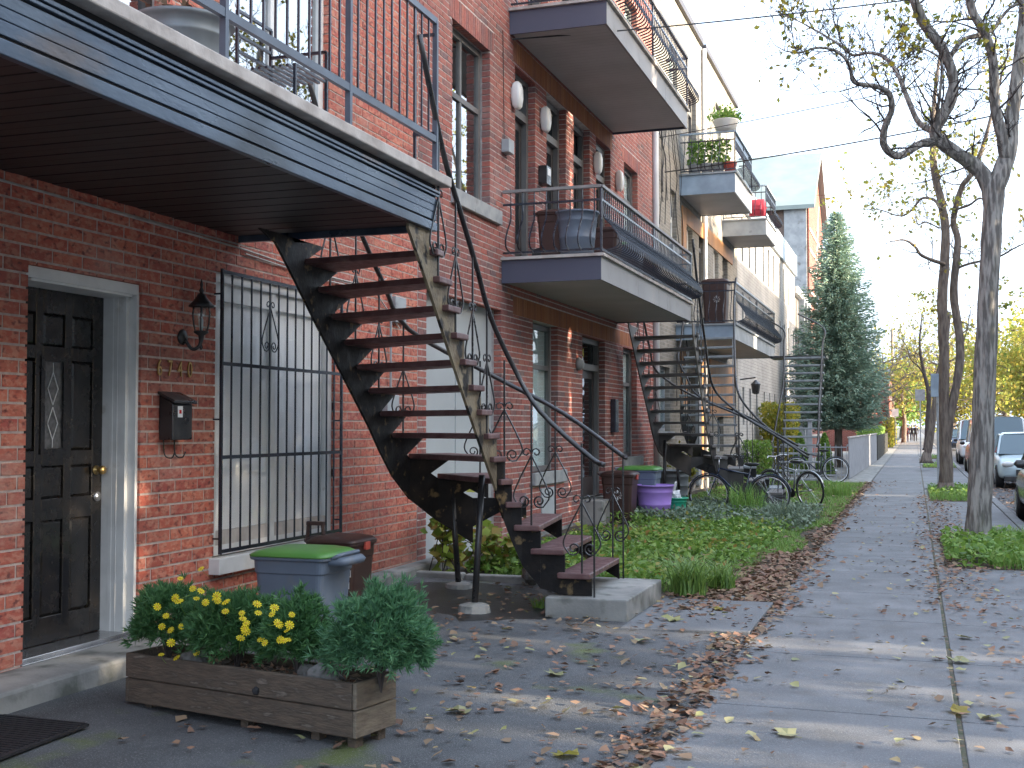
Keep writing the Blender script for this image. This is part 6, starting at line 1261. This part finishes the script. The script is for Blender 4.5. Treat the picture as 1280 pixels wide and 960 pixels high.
wire('long wire running along the far side of the street', (10.2, 20, 9.6), (9.8, 96, 5.5), .6, .014); wire('lower long wire running along the far side of the street', (10.2, 20, 9.0), (9.8, 96, 5.2), .6, .014)
wire('thin wire from the far gabled church roof to the pole', (-4.6, 60, 13.0), (9.8, 40, 12.0), 1.0, .012)

# ------------------------------------------------------------ fallen leaves
def litter(name, n, fx, fy, size, mat, label, lift=.012):
    x, y = fx(n), fy(n); z = np.array([(yz(a, b) if a < -1.165 else (0 if a < 1.5 else -.13)) for a, b in zip(x, y)]) + lift + RNG.uniform(0, .012, len(x))
    C = np.stack([x, y, z], 1); k = len(C); s = size * RNG.uniform(.5, 1.35, k); a = RNG.uniform(0, 2 * pi, k); m = 7
    # curled five-point leaf: centre + 6 rim points
    V = np.zeros((k, m, 3)); V[:, 0] = C; curl = RNG.uniform(.0, .6, k); tilt = RNG.normal(0, .22, (k, 2))
    for j in range(6):
        ang = a + 2 * pi * j / 6 + RNG.normal(0, .18, k); r = s * .5 * np.array([1.15, .72, .85, .55, .85, .72])[j] * RNG.uniform(.75, 1.2, k)
        dx, dy = np.cos(ang) * r, np.sin(ang) * r; V[:, j + 1, 0] = C[:, 0] + dx; V[:, j + 1, 1] = C[:, 1] + dy
        V[:, j + 1, 2] = C[:, 2] + curl * s * .42 * RNG.uniform(.1, 1, k) * (1 if j % 2 else .35) + tilt[:, 0] * dx + tilt[:, 1] * dy
    i = np.arange(k) * m; F = np.concatenate([np.stack([i, i + 1 + j, i + 1 + (j + 1) % 6], 1) for j in range(6)], 0)
    low = V[:, :, 2].min(1) - (C[:, 2] - lift + .002); V[:, :, 2] -= np.minimum(low, 0)[:, None]
    o = npmesh(name, V.reshape(-1, 3), F, mat); return tag(o, label, 'fallen leaves', kind='stuff')
LITN = 0
un = lambda a, b: (lambda n: RNG.uniform(a, b, n))
nr = lambda c, s: (lambda n: RNG.normal(c, s, n))
litter('leaf_litter', 1500, nr(-1.42, .20), un(9.8, 14.6), .07, litterm, 'thick brown leaf litter at the sidewalk edge of the grass')
litter('leaf_litter', 900, nr(-1.22, .10), un(4.5, 11), .065, litterm, 'brown leaves gathered where the asphalt meets the sidewalk')
litter('leaf_litter', 1500, nr(-1.25, .13), un(14, 34), .075, litterm, 'brown leaf strip along the grass edge')
litter('leaf_litter', 650, lambda n: RNG.uniform(-3.7, -1.2, n), lambda n: 4.6 + 6 * RNG.uniform(0, 1, n) ** .8, .06, litterm, 'scattered brown leaves on the asphalt')
litter('leaf_litter', 700, lambda n: -1.75 + RNG.normal(0, .22, n), nr(11.4, .75), .07, litterm, 'heap of brown leaves in front of the garden')
litter('leaf_litter', 420, nr(-.9, .6), lambda n: 5 + 30 * RNG.uniform(0, 1, n) ** 1.2, .048, litterm, 'scattered leaves on the sidewalk')
litter('leaf_litter', 480, nr(.62, .45), lambda n: 5.5 + 14 * RNG.uniform(0, 1, n), .052, litterm, 'leaves on the paving right of the joint')
litter('leaf_litter', 1200, nr(.35, .22), un(10.5, 28), .06, litterm, 'brown leaves along the joint strip')
litter('leaf_litter', 2600, lambda n: RNG.uniform(1.7, 3.6, n), un(10, 44), .085, litterm, 'brown leaves in the gutter under the cars')
litter('leaf_litter', 900, un(-4.6, -1.6), un(11, 31), .07, litterm, 'brown leaves caught in the garden plants', .05)
litter('leaf_litter', 260, un(.2, 1.45), un(13.3, 18), .07, litterm, 'brown leaves around the foot of the nearest maple')

litter('pale_leaf_litter', 110, un(-3.6, -.9), un(5, 10.6), .065, littery, 'pale yellow leaves on the asphalt'); litter('pale_leaf_litter', 170, un(-.9, 1.4), un(5.5, 20), .06, littery, 'pale yellow leaves on the sidewalk')
def bigleaf(s, seed):
    r = random.Random(seed); m = MB(); vs = [(0, 0, .012)]; n = 11
    for j in range(n):
        a = 2 * pi * j / n; rr = s * (.5 if j % 2 == 0 else .30) * r.uniform(.8, 1.15); vs.append((cos(a) * rr, sin(a) * rr, r.uniform(.004, .035)))
    m.add(vs, [(0, 1 + j, 1 + (j + 1) % n) for j in range(n)]); m.tube([(-s * .3, 0, .01), (-s * .6, .01, .015)], .0025, 3); return m
lm = [[bigleaf(.16, i).mesh('maple_leaf', q) for i in range(3)] for q in (littery, leafo)]
BL = [(.205, 6.9, 'lying across the long paving joint nearest the bottom edge'), (.36, 6.8, 'just right of the long joint, beside the one lying across it'), (.26, 8.35, 'against the long joint at the middle sun streak'),
      (.33, 9.3, 'right of the long joint beyond the middle sun streak'), (-1.55, 9.85, 'on the garden path slab, farther from the viewer'), (-1.8, 9.2, 'on the garden path slab close to the concrete block'),
      (-1.85, 8.3, 'on the asphalt in front of the garden path slab'), (-2.3, 5.9, 'on the asphalt just right of the planter box'), (-1.55, 5.35, 'at the bottom edge where asphalt meets the sidewalk'),
      (-.62, 6.1, 'alone on the middle of the nearest sidewalk slab'), (.95, 8.8, 'on the paving toward the kerb, left of the tree verge'), (-2.1, 7.0, 'in the middle of the asphalt in front of the staircase')]
for i, (x, y, w_) in enumerate(BL):
    z = yz(x, y) + .003 if x < -1.165 else .004
    if -2.1 < x < -1.2 and 8.8 < y < 10.4: z = .04
    o = bpy.data.objects.new('fallen_leaf', lm[0 if i % 4 else 1][i % 3]); S.collection.objects.link(o); o.location = (x, y, z); o.rotation_euler = (radians(random.uniform(-8, 8)), radians(random.uniform(-8, 8)), random.uniform(0, 6)); o.scale = (random.uniform(.7, 1.1),) * 3
    tag(o, 'large yellow-green maple leaf ' + w_, 'leaf', 'large fallen maple leaves')
ut = tag(MB().box(-1.62, -1.38, 10.6, 10.85, .005, .02).build('utility_cover', galv, None, loc=(-1.5, 10.7, .01), bevel=.004), 'small grey metal cover set in the ground at the end of the grass', 'cover')
print('objects', len(bpy.data.objects), 'spruce pts', nsp, 'tris', sum(len(o.data.polygons) for o in bpy.data.objects if o.type == 'MESH'))
